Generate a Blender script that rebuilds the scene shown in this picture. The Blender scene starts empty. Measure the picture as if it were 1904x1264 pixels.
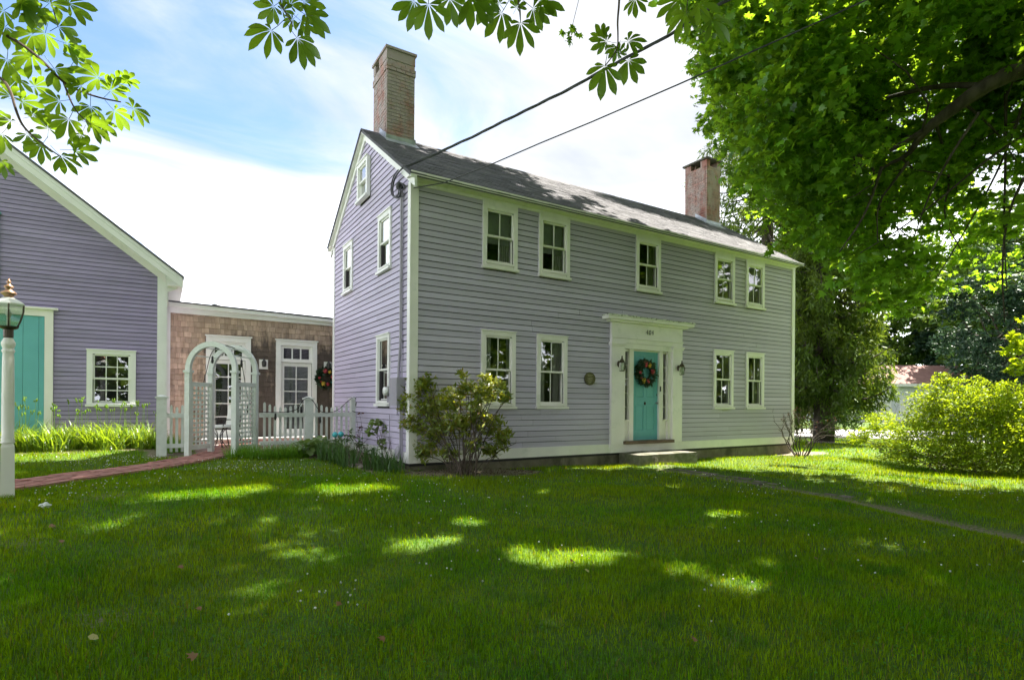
import bpy, bmesh, math, random
import numpy as np
from mathutils import Matrix, Vector
R = math.radians
SC = bpy.context.scene
COL = SC.collection
RNG = np.random.default_rng(7)
random.seed(7)

# ------------------------------------------------------------------ camera
CAM = np.array([-3.69264, -9.30697, 1.42996])
YAW, ROLL, FPX, HY = 0.55642, 0.00728, 1044.43, 748.783
FW = np.array([math.sin(YAW), math.cos(YAW), 0.0])
RT = np.array([math.cos(YAW), -math.sin(YAW), 0.0])
cam = bpy.data.cameras.new('camera')
cam.sensor_width = 36.0
cam.lens = FPX / 1904 * 36
cam.shift_x = 0.85 / 1904
cam.shift_y = 116.78 / 1904
cam.clip_end = 2000
cam.clip_start = 0.05
co = bpy.data.objects.new('camera', cam)
COL.objects.link(co)
_f = Vector((FW[0], FW[1], 0)); _r = Vector((RT[0], RT[1], 0)); _u = Vector((0, 0, 1))
c_, s_ = math.cos(ROLL), math.sin(ROLL)
_r2 = _r * c_ + _u * s_
_u2 = _u * c_ - _r * s_
mw = Matrix((( _r2.x, _u2.x, -_f.x, CAM[0]), (_r2.y, _u2.y, -_f.y, CAM[1]), (_r2.z, _u2.z, -_f.z, CAM[2]), (0, 0, 0, 1)))
co.matrix_world = mw
SC.camera = co

def P(px, py, d):
    """world point seen at photo pixel (1904 wide) at depth d metres"""
    dx, dy = px - 952, py - 632
    ux = c_ * dx + s_ * dy
    uy = -s_ * dx + c_ * dy
    return CAM + d * (FW + RT * ux / FPX + np.array([0, 0, 1.0]) * (-(uy + 632 - HY) / FPX))
def PROJ(p):
    p = np.atleast_2d(p) - CAM
    z = p @ FW
    zz = np.where(np.abs(z) < 1e-3, 1e-3, z)
    ux = FPX * (p @ RT) / zz
    uy = -FPX * p[:, 2] / zz + HY - 632
    return 952 + c_ * ux - s_ * uy, 632 + s_ * ux + c_ * uy, z

# ------------------------------------------------------------------ sun, sky, exposure
SUN_EL, SUN_AZ = R(54), R(2.5)            # azimuth from +X towards +Y
sd = Vector((math.cos(SUN_EL) * math.cos(SUN_AZ), math.cos(SUN_EL) * math.sin(SUN_AZ), math.sin(SUN_EL)))
sl = bpy.data.lights.new('sun', 'SUN'); sl.energy = 2.5; sl.angle = R(0.6); sl.color = (1.0, 0.93, 0.82)
so = bpy.data.objects.new('sun', sl); COL.objects.link(so)
so.rotation_euler = sd.to_track_quat('Z', 'Y').to_euler()
W = bpy.data.worlds.new('World'); SC.world = W; W.use_nodes = True
nt = W.node_tree; nt.nodes.clear()
def N(nt, t, **kw):
    n = nt.nodes.new(t)
    for k, v in kw.items():
        if k in n.inputs.keys() if hasattr(n.inputs, 'keys') else False: n.inputs[k].default_value = v
        else: setattr(n, k, v)
    return n
sky = N(nt, 'ShaderNodeTexSky'); sky.sky_type = 'NISHITA'; sky.sun_disc = False
sky.sun_elevation = SUN_EL; sky.sun_rotation = R(90) - SUN_AZ; sky.air_density = 1.0; sky.dust_density = 1.0; sky.ozone_density = 1.2
tc = N(nt, 'ShaderNodeTexCoord')
sep = N(nt, 'ShaderNodeSeparateXYZ'); nt.links.new(tc.outputs['Generated'], sep.inputs[0])
# clouds live on a plane above: direction / (z + .12)
zad = N(nt, 'ShaderNodeMath', operation='ADD'); nt.links.new(sep.outputs[2], zad.inputs[0]); zad.inputs[1].default_value = 0.16
zmx = N(nt, 'ShaderNodeMath', operation='MAXIMUM'); nt.links.new(zad.outputs[0], zmx.inputs[0]); zmx.inputs[1].default_value = 0.05
dv = N(nt, 'ShaderNodeVectorMath', operation='DIVIDE'); nt.links.new(tc.outputs['Generated'], dv.inputs[0])
cb = N(nt, 'ShaderNodeCombineXYZ')
for i in range(3): nt.links.new(zmx.outputs[0], cb.inputs[i])
nt.links.new(cb.outputs[0], dv.inputs[1])
mp = N(nt, 'ShaderNodeMapping'); nt.links.new(dv.outputs[0], mp.inputs[0])
mp.inputs['Rotation'].default_value = (0, 0, R(-18)); mp.inputs['Scale'].default_value = (0.85, 1.35, 0.4); mp.inputs['Location'].default_value = (0.35, 0.2, 0)
n1 = N(nt, 'ShaderNodeTexNoise'); n1.inputs['Scale'].default_value = 1.15; n1.inputs['Detail'].default_value = 9; n1.inputs['Roughness'].default_value = 0.6; n1.inputs['Distortion'].default_value = 0.9
nt.links.new(mp.outputs[0], n1.inputs['Vector'])
# the clear part of the sky lies to the north-west, high up
dt = N(nt, 'ShaderNodeVectorMath', operation='DOT_PRODUCT'); nt.links.new(tc.outputs['Generated'], dt.inputs[0])
bd = P(330, 10, 1) - CAM; bd = bd / np.linalg.norm(bd)
dt.inputs[1].default_value = tuple(bd)
mr = N(nt, 'ShaderNodeMapRange'); nt.links.new(dt.outputs['Value'], mr.inputs[0])
mr.inputs[1].default_value = 0.84; mr.inputs[2].default_value = 0.995; mr.inputs[3].default_value = 0.30; mr.inputs[4].default_value = -0.06
ad = N(nt, 'ShaderNodeMath', operation='ADD'); nt.links.new(n1.outputs['Fac'], ad.inputs[0]); nt.links.new(mr.outputs[0], ad.inputs[1])
mk = N(nt, 'ShaderNodeMapRange'); mk.interpolation_type = 'SMOOTHSTEP'; nt.links.new(ad.outputs[0], mk.inputs[0])
mk.inputs[1].default_value = 0.36; mk.inputs[2].default_value = 0.72; mk.inputs[3].default_value = 0.10; mk.inputs[4].default_value = 1.0
n2 = N(nt, 'ShaderNodeTexNoise'); n2.inputs['Scale'].default_value = 2.6; n2.inputs['Detail'].default_value = 6
nt.links.new(mp.outputs[0], n2.inputs['Vector'])
cr = N(nt, 'ShaderNodeMapRange'); nt.links.new(n2.outputs['Fac'], cr.inputs[0]); cr.inputs[1].default_value = 0.3; cr.inputs[2].default_value = 0.62; cr.inputs[3].default_value = 0.0; cr.inputs[4].default_value = 1.0
cm = N(nt, 'ShaderNodeMix', data_type='RGBA'); nt.links.new(cr.outputs[0], cm.inputs['Factor'])
cm.inputs['A'].default_value = (1.45, 1.56, 1.82, 1); cm.inputs['B'].default_value = (2.05, 2.08, 2.16, 1)
br = N(nt, 'ShaderNodeMix', data_type='RGBA', blend_type='MULTIPLY'); br.inputs['Factor'].default_value = 1
nt.links.new(sky.outputs[0], br.inputs['A']); br.inputs['B'].default_value = (0.40, 0.50, 0.60, 1)
hz = N(nt, 'ShaderNodeMapRange'); nt.links.new(sep.outputs[2], hz.inputs[0])   # cloud deck is thicker and brighter towards the horizon, all round
hz.inputs[1].default_value = 0.0; hz.inputs[2].default_value = 0.36; hz.inputs[3].default_value = 7.0; hz.inputs[4].default_value = 1.0
hv = N(nt, 'ShaderNodeVectorMath', operation='SCALE'); nt.links.new(cm.outputs['Result'], hv.inputs[0]); nt.links.new(hz.outputs[0], hv.inputs['Scale'])
mx = N(nt, 'ShaderNodeMix', data_type='RGBA'); nt.links.new(mk.outputs[0], mx.inputs['Factor'])
nt.links.new(br.outputs['Result'], mx.inputs['A']); nt.links.new(hv.outputs[0], mx.inputs['B'])
bg = N(nt, 'ShaderNodeBackground'); bg.inputs['Strength'].default_value = 0.062
nt.links.new(mx.outputs['Result'], bg.inputs['Color'])
wo = N(nt, 'ShaderNodeOutputWorld'); nt.links.new(bg.outputs[0], wo.inputs['Surface'])
vs = SC.view_settings; vs.view_transform = 'Standard'; vs.look = 'None'; vs.gamma = 1; vs.use_curve_mapping = False
vs.exposure = 3.2
SC.cycles.max_bounces = 7; SC.cycles.diffuse_bounces = 4; SC.cycles.transmission_bounces = 5; SC.cycles.transparent_max_bounces = 10
SC.cycles.use_denoising = True
SC.cycles.sample_clamp_indirect = 6

# ------------------------------------------------------------------ material helpers
def newmat(name):
    m = bpy.data.materials.new(name); m.use_nodes = True
    m.node_tree.nodes.clear()
    return m, m.node_tree
def L(nt, a, b): nt.links.new(a, b)
def noise(nt, scale, detail=4, coord='Object', mscale=(1, 1, 1), rough=0.55, dist=0.0):
    tc = N(nt, 'ShaderNodeTexCoord'); mp = N(nt, 'ShaderNodeMapping'); mp.inputs['Scale'].default_value = mscale
    if coord == 'Pos':
        g = N(nt, 'ShaderNodeNewGeometry'); L(nt, g.outputs['Position'], mp.inputs[0])
    else: L(nt, tc.outputs[coord], mp.inputs[0])
    n = N(nt, 'ShaderNodeTexNoise'); n.inputs['Scale'].default_value = scale; n.inputs['Detail'].default_value = detail
    n.inputs['Roughness'].default_value = rough; n.inputs['Distortion'].default_value = dist
    L(nt, mp.outputs[0], n.inputs['Vector'])
    return n.outputs['Fac']
def rng_(nt, v, a, b, c=0.0, d=1.0):
    m = N(nt, 'ShaderNodeMapRange'); L(nt, v, m.inputs[0])
    for i, x in enumerate((a, b, c, d)): m.inputs[i + 1].default_value = x
    return m.outputs[0]
def mixc(nt, f, a, b, bt='MIX'):
    m = N(nt, 'ShaderNodeMix', data_type='RGBA', blend_type=bt)
    if isinstance(f, (int, float)): m.inputs['Factor'].default_value = f
    else: L(nt, f, m.inputs['Factor'])
    for k, x in (('A', a), ('B', b)):
        if isinstance(x, (tuple, list)): m.inputs[k].default_value = (*x[:3], 1)
        else: L(nt, x, m.inputs[k])
    return m.outputs['Result']
def finish(nt, col, rough=0.6, metallic=0.0, bump=None, bs=0.3, bd=0.01, spec=0.5, coat=0.0):
    p = N(nt, 'ShaderNodeBsdfPrincipled')
    if isinstance(col, tuple): p.inputs['Base Color'].default_value = (*col[:3], 1)
    else: L(nt, col, p.inputs['Base Color'])
    if isinstance(rough, (int, float)): p.inputs['Roughness'].default_value = rough
    else: L(nt, rough, p.inputs['Roughness'])
    p.inputs['Metallic'].default_value = metallic
    p.inputs['Specular IOR Level'].default_value = spec
    p.inputs['Coat Weight'].default_value = coat
    if bump is not None:
        b = N(nt, 'ShaderNodeBump'); b.inputs['Strength'].default_value = bs; b.inputs['Distance'].default_value = bd
        L(nt, bump, b.inputs['Height']); L(nt, b.outputs[0], p.inputs['Normal'])
    o = N(nt, 'ShaderNodeOutputMaterial'); L(nt, p.outputs[0], o.inputs[0])
    return p
def pmat(name, a, b, scale=3.0, rough=0.6, detail=5, mscale=(1, 1, 1), coord='Pos', lo=0.35, hi=0.65, bs=0.25, bd=0.01, metallic=0.0,
         rand=0.0, island=0.0, dirt=None, dscale=1.5, dlo=0.55, dhi=0.75, damt=0.7, dms=(1, 1, 1), spec=0.5):
    m, nt = newmat(name)
    n = noise(nt, scale, detail, coord, mscale)
    col = mixc(nt, rng_(nt, n, lo, hi), a, b)
    if rand:
        oi = N(nt, 'ShaderNodeObjectInfo'); v = rng_(nt, oi.outputs['Random'], 0, 1, 1 - rand, 1 + rand)
        vv = N(nt, 'ShaderNodeCombineXYZ'); [L(nt, v, vv.inputs[i]) for i in range(3)]
        col = mixc(nt, 1.0, col, vv.outputs[0], 'MULTIPLY')
    if island:
        g = N(nt, 'ShaderNodeNewGeometry'); v = rng_(nt, g.outputs['Random Per Island'], 0, 1, 1 - island, 1 + island)
        vv = N(nt, 'ShaderNodeCombineXYZ'); [L(nt, v, vv.inputs[i]) for i in range(3)]
        col = mixc(nt, 1.0, col, vv.outputs[0], 'MULTIPLY')
    if dirt:
        d = noise(nt, dscale, 6, 'Pos', dms, 0.65)
        col = mixc(nt, rng_(nt, d, dlo, dhi, 0, damt), col, dirt)
    finish(nt, col, rough, metallic, n if bs else None, bs, bd, spec)
    return m

def leafmat(name, a, b, tr, mixf=0.42, pscale=0.5, gloss=0.05, island=0.45, brown=None, bamt=0.08):
    m, nt = newmat(name)
    g = N(nt, 'ShaderNodeNewGeometry')
    n = noise(nt, pscale, 3, 'Pos')
    f = rng_(nt, n, 0.35, 0.65)
    col = mixc(nt, f, a, b)
    v = rng_(nt, g.outputs['Random Per Island'], 0, 1, 1 - island, 1 + island)
    vv = N(nt, 'ShaderNodeCombineXYZ'); [L(nt, v, vv.inputs[i]) for i in range(3)]
    col = mixc(nt, 1.0, col, vv.outputs[0], 'MULTIPLY')
    if brown: col = mixc(nt, rng_(nt, g.outputs['Random Per Island'], 1 - bamt, 1 - bamt + 0.01), col, brown)
    trc = mixc(nt, 1.0, tuple(tr), vv.outputs[0], 'MULTIPLY')
    d = N(nt, 'ShaderNodeBsdfDiffuse'); L(nt, col, d.inputs[0])
    t = N(nt, 'ShaderNodeBsdfTranslucent'); L(nt, trc, t.inputs[0])
    ms = N(nt, 'ShaderNodeMixShader'); ms.inputs[0].default_value = mixf; L(nt, d.outputs[0], ms.inputs[1]); L(nt, t.outputs[0], ms.inputs[2])
    gl = N(nt, 'ShaderNodeBsdfGlossy'); gl.inputs['Roughness'].default_value = 0.42; gl.inputs[0].default_value = (0.8, 0.85, 0.8, 1)
    m2 = N(nt, 'ShaderNodeMixShader'); m2.inputs[0].default_value = gloss; L(nt, ms.outputs[0], m2.inputs[1]); L(nt, gl.outputs[0], m2.inputs[2])
    o = N(nt, 'ShaderNodeOutputMaterial'); L(nt, m2.outputs[0], o.inputs[0])
    return m

M = {}
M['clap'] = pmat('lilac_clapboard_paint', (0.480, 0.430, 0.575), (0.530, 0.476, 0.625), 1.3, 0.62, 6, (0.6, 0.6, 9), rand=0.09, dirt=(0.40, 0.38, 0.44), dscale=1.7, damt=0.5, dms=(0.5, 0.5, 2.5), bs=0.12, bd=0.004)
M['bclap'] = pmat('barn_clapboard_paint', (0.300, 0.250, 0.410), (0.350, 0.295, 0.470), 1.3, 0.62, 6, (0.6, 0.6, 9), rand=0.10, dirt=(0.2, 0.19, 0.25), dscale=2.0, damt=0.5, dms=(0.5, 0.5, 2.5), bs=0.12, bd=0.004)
M['trim'] = pmat('white_trim_paint', (0.80, 0.76, 0.755), (0.86, 0.82, 0.81), 2.5, 0.5, 5, dirt=(0.42, 0.46, 0.38), dscale=3.5, dlo=0.58, dhi=0.8, damt=0.5, bs=0.08, bd=0.003)
M['trimw'] = pmat('clean_white_trim', (0.78, 0.78, 0.76), (0.84, 0.84, 0.82), 2.5, 0.5, 4, dirt=(0.5, 0.5, 0.47), dscale=3.0, dlo=0.6, dhi=0.85, damt=0.45, bs=0.08, bd=0.003)
M['fencew'] = pmat('weathered_fence_paint', (0.62, 0.66, 0.63), (0.74, 0.77, 0.74), 5, 0.6, 6, dirt=(0.27, 0.30, 0.22), dscale=5.0, dlo=0.55, dhi=0.8, damt=0.6, bs=0.15, bd=0.003)
M['flake'] = pmat('flaking_white_paint', (0.74, 0.75, 0.68), (0.62, 0.63, 0.55), 8, 0.7, 6, dirt=(0.16, 0.14, 0.11), dscale=16, dlo=0.55, dhi=0.6, damt=0.85, bs=0.4, bd=0.01)
M['teal'] = pmat('teal_door_paint', (0.12, 0.39, 0.44), (0.14, 0.44, 0.49), 2.0, 0.4, 4, bs=0.05, bd=0.003, rand=0.04)
M['found'] = pmat('foundation_concrete', (0.15, 0.13, 0.09), (0.26, 0.23, 0.17), 2.5, 0.9, 8, dirt=(0.06, 0.06, 0.035), dscale=2.6, dlo=0.45, dhi=0.65, damt=0.8, dms=(1, 1, .6), bs=0.5, bd=0.02)
M['granite'] = pmat('mossy_step_stone', (0.12, 0.11, 0.085), (0.20, 0.185, 0.15), 9, 0.9, 8, dirt=(0.07, 0.08, 0.035), dscale=3.2, dlo=0.45, dhi=0.62, damt=0.75, bs=0.6, bd=0.02)
M['wood'] = pmat('weathered_threshold_wood', (0.10, 0.065, 0.04), (0.20, 0.14, 0.09), 6, 0.8, 6, (1, 6, 6), dirt=(0.04, 0.03, 0.02), bs=0.5, bd=0.01)
M['shing'] = pmat('grey_roof_shingle', (0.075, 0.075, 0.088), (0.110, 0.108, 0.120), 1.2, 0.9, 4, island=0.28, dirt=(0.08, 0.077, 0.085), dscale=0.7, damt=0.5, bs=0.0)
M['cedar'] = None
M['brickr'] = pmat('weathered_red_brick', (0.27, 0.12, 0.10), (0.33, 0.19, 0.16), 6, 0.9, 5, rand=0.22, dirt=(0.31, 0.28, 0.27), dscale=3.0, dlo=0.34, dhi=0.54, damt=0.85, dms=(1, 1, .8), bs=0.5, bd=0.006)
M['brickf'] = pmat('whitewashed_red_brick', (0.20, 0.075, 0.06), (0.29, 0.12, 0.095), 6, 0.9, 5, island=0.28, dirt=(0.38, 0.34, 0.32), dscale=2.6, dlo=0.38, dhi=0.58, damt=0.75, dms=(1, 1, .5), bs=0.5, bd=0.006)
M['mortar'] = pmat('lime_mortar', (0.30, 0.28, 0.24), (0.40, 0.37, 0.33), 8, 0.95, 5, bs=0.4)
M['flash'] = pmat('lead_flashing', (0.28, 0.30, 0.34), (0.42, 0.45, 0.50), 6, 0.5, 4, metallic=0.5, bs=0.2)
M['slabd'] = pmat('dark_cap_stone', (0.06, 0.05, 0.045), (0.11, 0.10, 0.085), 6, 0.9, 4)
M['soil'] = pmat('bark_mulch', (0.055, 0.035, 0.022), (0.12, 0.08, 0.055), 14, 0.95, 7, bs=0.8, bd=0.03)
M['pathbrick'] = pmat('path_brick', (0.34, 0.15, 0.125), (0.42, 0.21, 0.18), 5, 0.85, 5, rand=0.2, dirt=(0.33, 0.22, 0.18), dscale=3, damt=0.5, bs=0.3, bd=0.004)
M['paver'] = pmat('sunken_grey_paver', (0.115, 0.10, 0.10), (0.18, 0.155, 0.15), 7, 0.9, 6, rand=0.18, dirt=(0.10, 0.09, 0.05), dscale=3, damt=0.8, bs=0.5, bd=0.01)
M['bark'] = pmat('tree_bark', (0.045, 0.035, 0.028), (0.10, 0.08, 0.065), 9, 0.95, 7, (1, 1, .35), bs=0.9, bd=0.03)
M['twig'] = pmat('twig_bark', (0.05, 0.035, 0.028), (0.09, 0.065, 0.05), 20, 0.9, 3, bs=0.0)
M['bronze'] = pmat('aged_bronze', (0.06, 0.045, 0.035), (0.11, 0.085, 0.06), 10, 0.45, 4, metallic=0.6, bs=0.2)
M['copper'] = pmat('tarnished_copper', (0.30, 0.17, 0.10), (0.38, 0.24, 0.15), 12, 0.45, 4, metallic=0.7, bs=0.1)
M['brass'] = pmat('tarnished_brass', (0.07, 0.065, 0.03), (0.15, 0.135, 0.06), 14, 0.5, 5, metallic=0.5, bs=0.3)
M['brassl'] = pmat('rubbed_brass_lettering', (0.30, 0.29, 0.19), (0.36, 0.34, 0.22), 14, 0.5, 3, metallic=0.3, bs=0)
M['black'] = pmat('black_iron', (0.012, 0.012, 0.013), (0.03, 0.028, 0.028), 10, 0.5, 3, bs=0.0)
M['cable'] = pmat('cable_sheath', (0.02, 0.022, 0.028), (0.045, 0.047, 0.05), 3, 0.6, 3, bs=0.0)
M['meterg'] = pmat('meter_box_grey', (0.30, 0.28, 0.34), (0.35, 0.33, 0.39), 3, 0.5, 3, bs=0.0)
M['curtain'] = pmat('curtain_linen', (0.46, 0.44, 0.40), (0.56, 0.54, 0.50), 5, 0.9, 4, (6, 6, 1), bs=0.2)
M['blind'] = pmat('roller_shade', (0.34, 0.345, 0.33), (0.40, 0.405, 0.39), 3, 0.8, 3, bs=0.0)
M['felt'] = pmat('shade_line_sheathing', (0.035, 0.03, 0.035), (0.05, 0.045, 0.05), 1, 0.9, 3, bs=0.0)  # dark tone stands for shade and grime in the lines between clapboards
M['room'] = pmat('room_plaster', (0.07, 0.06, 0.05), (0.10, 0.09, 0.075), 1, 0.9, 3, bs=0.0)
M['red'] = pmat('red_petals', (0.50, 0.03, 0.05), (0.62, 0.09, 0.12), 30, 0.6, 3, bs=0)
M['yellow'] = pmat('yellow_petals', (0.65, 0.42, 0.03), (0.75, 0.55, 0.08), 30, 0.6, 3, bs=0)
M['wreathg'] = leafmat('wreath_greens', (0.012, 0.035, 0.018), (0.03, 0.07, 0.03), (0.03, 0.08, 0.02), 0.2, 4)
M['road'] = pmat('pale_asphalt_drive', (0.36, 0.35, 0.36), (0.46, 0.45, 0.46), 1.5, 0.9, 5, bs=0.1)
M['groof'] = pmat('rust_brown_shingle_roof', (0.22, 0.12, 0.10), (0.28, 0.16, 0.14), 3, 0.9, 5, bs=0.2)
M['gwall'] = pmat('pale_garage_siding', (0.60, 0.62, 0.66), (0.68, 0.70, 0.74), 1, 0.7, 3, bs=0.0)
M['turq'] = pmat('turquoise_glass', (0.05, 0.38, 0.45), (0.08, 0.48, 0.52), 9, 0.2, 3, bs=0)
M['cushion'] = pmat('white_cushion', (0.62, 0.64, 0.60), (0.70, 0.72, 0.70), 9, 0.9, 4, bs=0.2)
M['browns'] = leafmat('dry_leaf', (0.20, 0.09, 0.045), (0.28, 0.14, 0.08), (0.25, 0.12, 0.05), 0.2, 9)
M['pale'] = leafmat('pale_yellow_leaf', (0.46, 0.42, 0.18), (0.52, 0.46, 0.22), (0.4, 0.35, 0.1), 0.2, 9)
M['white_fl'] = leafmat('clover_flower_white', (0.62, 0.62, 0.56), (0.72, 0.72, 0.66), (0.5, 0.5, 0.45), 0.2, 9)
M['bulb'] = pmat('dark_bulb_socket', (0.015, 0.015, 0.016), (0.03, 0.03, 0.03), 10, 0.4, 2, bs=0)
M['edgest'] = pmat('garden_edging_stone', (0.17, 0.14, 0.12), (0.26, 0.23, 0.20), 8, 0.9, 6, bs=0.5)

# cedar shingles: stained dark in blotches and streaks, less towards the top and left
m, nt = newmat('weathered_cedar_shingles')
n = noise(nt, 2.2, 5, 'Pos', (6, 6, 1.2)); col = mixc(nt, rng_(nt, n, 0.3, 0.7), (0.35, 0.25, 0.18), (0.50, 0.385, 0.295))
g = N(nt, 'ShaderNodeNewGeometry'); v = rng_(nt, g.outputs['Random Per Island'], 0, 1, 0.78, 1.2)
vv = N(nt, 'ShaderNodeCombineXYZ'); [L(nt, v, vv.inputs[i]) for i in range(3)]
col = mixc(nt, 1.0, col, vv.outputs[0], 'MULTIPLY')
sp = N(nt, 'ShaderNodeSeparateXYZ'); L(nt, g.outputs['Position'], sp.inputs[0])
st = noise(nt, 1.0, 6, 'Pos', (5.5, 5.5, 1.6), 0.7)
zf = rng_(nt, sp.outputs[2], 2.6, 3.3, 0.12, -0.22)
xf = rng_(nt, sp.outputs[0], -3.3, -1.9, -0.22, 0.10)
a1 = N(nt, 'ShaderNodeMath', operation='ADD'); L(nt, st, a1.inputs[0]); L(nt, zf, a1.inputs[1])
a2 = N(nt, 'ShaderNodeMath', operation='ADD'); L(nt, a1.outputs[0], a2.inputs[0]); L(nt, xf, a2.inputs[1])
col = mixc(nt, rng_(nt, a2.outputs[0], 0.44, 0.66, 0, 0.9), col, (0.075, 0.058, 0.05))
finish(nt, col, 0.9, 0, n, 0.4, 0.01)
M['cedar'] = m

# window glass: fresnel mix of mirror and clear
def glassmat(name, tint=(0.9, 0.95, 0.93), base=0.05, k=1.8, rough=0.01):
    m, nt = newmat(name)
    fr = N(nt, 'ShaderNodeFresnel'); fr.inputs['IOR'].default_value = 1.52
    f = N(nt, 'ShaderNodeMath', operation='MULTIPLY_ADD'); L(nt, fr.outputs[0], f.inputs[0]); f.inputs[1].default_value = k; f.inputs[2].default_value = base; f.use_clamp = True
    bn = noise(nt, 1.6, 2, 'Pos'); b = N(nt, 'ShaderNodeBump'); b.inputs['Strength'].default_value = 0.035; b.inputs['Distance'].default_value = 0.05; L(nt, bn, b.inputs['Height'])
    gl = N(nt, 'ShaderNodeBsdfGlossy'); gl.inputs['Roughness'].default_value = rough; L(nt, b.outputs[0], gl.inputs['Normal'])
    tr = N(nt, 'ShaderNodeBsdfTransparent'); tr.inputs[0].default_value = (*tint, 1)
    ms = N(nt, 'ShaderNodeMixShader'); L(nt, f.outputs[0], ms.inputs[0]); L(nt, tr.outputs[0], ms.inputs[1]); L(nt, gl.outputs[0], ms.inputs[2])
    o = N(nt, 'ShaderNodeOutputMaterial'); L(nt, ms.outputs[0], o.inputs[0])
    return m
M['glass'] = glassmat('window_glass')
M['glassg'] = glassmat('storm_window_glass', (0.9, 0.95, 0.95), 0.42, 2.0)
M['lampglass'] = glassmat('lantern_glass', (0.85, 0.9, 0.88), 0.12, 1.6, 0.08)

M['maple'] = leafmat('maple_leaf', (0.070, 0.190, 0.016), (0.120, 0.255, 0.020), (0.35, 0.56, 0.020), 0.50, 0.45, 0.04)
M['chest'] = leafmat('chestnut_leaf', (0.040, 0.105, 0.010), (0.060, 0.140, 0.013), (0.22, 0.36, 0.014), 0.5, 0.8, 0.05, 0.25)
M['spruce'] = leafmat('spruce_needles', (0.045, 0.100, 0.018), (0.110, 0.165, 0.025), (0.20, 0.28, 0.015), 0.32, 0.4, 0.03)
M['woods'] = leafmat('woods_leaf', (0.040, 0.100, 0.018), (0.085, 0.155, 0.028), (0.15, 0.23, 0.02), 0.36, 0.18, 0.03)
M['woodsblue'] = leafmat('dark_conifer_leaf', (0.020, 0.050, 0.030), (0.035, 0.075, 0.045), (0.04, 0.08, 0.03), 0.2, 0.2, 0.03)
M['bush'] = leafmat('forsythia_leaf', (0.14, 0.235, 0.012), (0.22, 0.30, 0.015), (0.42, 0.52, 0.010), 0.45, 0.8, 0.025)
M['rhodo'] = leafmat('rhododendron_leaf', (0.075, 0.15, 0.016), (0.21, 0.25, 0.025), (0.40, 0.42, 0.02), 0.38, 2.2, 0.08, 0.4, (0.20, 0.09, 0.04), 0.09)
M['lily'] = leafmat('daylily_blade', (0.11, 0.22, 0.012), (0.17, 0.28, 0.014), (0.34, 0.46, 0.015), 0.45, 1.5, 0.06, 0.3)
M['iris'] = leafmat('iris_blade', (0.045, 0.115, 0.03), (0.075, 0.16, 0.04), (0.12, 0.22, 0.03), 0.35, 1.5, 0.06, 0.3)
M['fern'] = leafmat('feathery_green', (0.09, 0.25, 0.014), (0.13, 0.31, 0.018), (0.24, 0.42, 0.02), 0.35, 1.5, 0.04, 0.3)
M['clover'] = leafmat('clover_leaf_green', (0.045, 0.17, 0.014), (0.07, 0.22, 0.018), (0.12, 0.28, 0.015), 0.35, 1.5, 0.02, 0.4)
M['hosta'] = leafmat('hosta_leaf', (0.12, 0.20, 0.05), (0.18, 0.27, 0.07), (0.22, 0.32, 0.05), 0.35, 2.5, 0.08, 0.3)
M['redleaf'] = leafmat('dark_red_leaf', (0.06, 0.02, 0.02), (0.11, 0.04, 0.035), (0.14, 0.04, 0.03), 0.35, 2.5, 0.05, 0.3)

# grass blades: green, with dry and pale tufts
m, nt = newmat('grass_blade')
g = N(nt, 'ShaderNodeNewGeometry')
n = noise(nt, 0.8, 5, 'Pos'); n3 = noise(nt, 3.2, 4, 'Pos'); n4 = noise(nt, 0.35, 3, 'Pos')
col = mixc(nt, rng_(nt, n, 0.35, 0.65), (0.080, 0.235, 0.002), (0.170, 0.300, 0.003))
col = mixc(nt, rng_(nt, n3, 0.50, 0.66, 0, 0.75), col, (0.040, 0.165, 0.014))
col = mixc(nt, rng_(nt, n4, 0.48, 0.66, 0, 0.6), col, (0.13, 0.225, 0.006))
n5 = noise(nt, 7.0, 3, 'Pos'); col = mixc(nt, rng_(nt, n5, 0.60, 0.76, 0, 0.3), col, (0.20, 0.21, 0.045))
v = rng_(nt, g.outputs['Random Per Island'], 0, 1, 0.45, 1.6)
vv = N(nt, 'ShaderNodeCombineXYZ'); [L(nt, v, vv.inputs[i]) for i in range(3)]
col = mixc(nt, 1.0, col, vv.outputs[0], 'MULTIPLY')
col = mixc(nt, rng_(nt, g.outputs['Random Per Island'], 0.975, 0.98), col, (0.20, 0.17, 0.07))
d = N(nt, 'ShaderNodeBsdfDiffuse'); L(nt, col, d.inputs[0])
t = N(nt, 'ShaderNodeBsdfTranslucent'); tcx = mixc(nt, 1.0, col, (2.5, 1.55, 0.25), 'MULTIPLY'); L(nt, tcx, t.inputs[0])
ms = N(nt, 'ShaderNodeMixShader'); ms.inputs[0].default_value = 0.45; L(nt, d.outputs[0], ms.inputs[1]); L(nt, t.outputs[0], ms.inputs[2])
gl = N(nt, 'ShaderNodeBsdfGlossy'); gl.inputs['Roughness'].default_value = 0.5
m2 = N(nt, 'ShaderNodeMixShader'); m2.inputs[0].default_value = 0.005; L(nt, ms.outputs[0], m2.inputs[1]); L(nt, gl.outputs[0], m2.inputs[2])
o = N(nt, 'ShaderNodeOutputMaterial'); L(nt, m2.outputs[0], o.inputs[0])
M['grass'] = m
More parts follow.
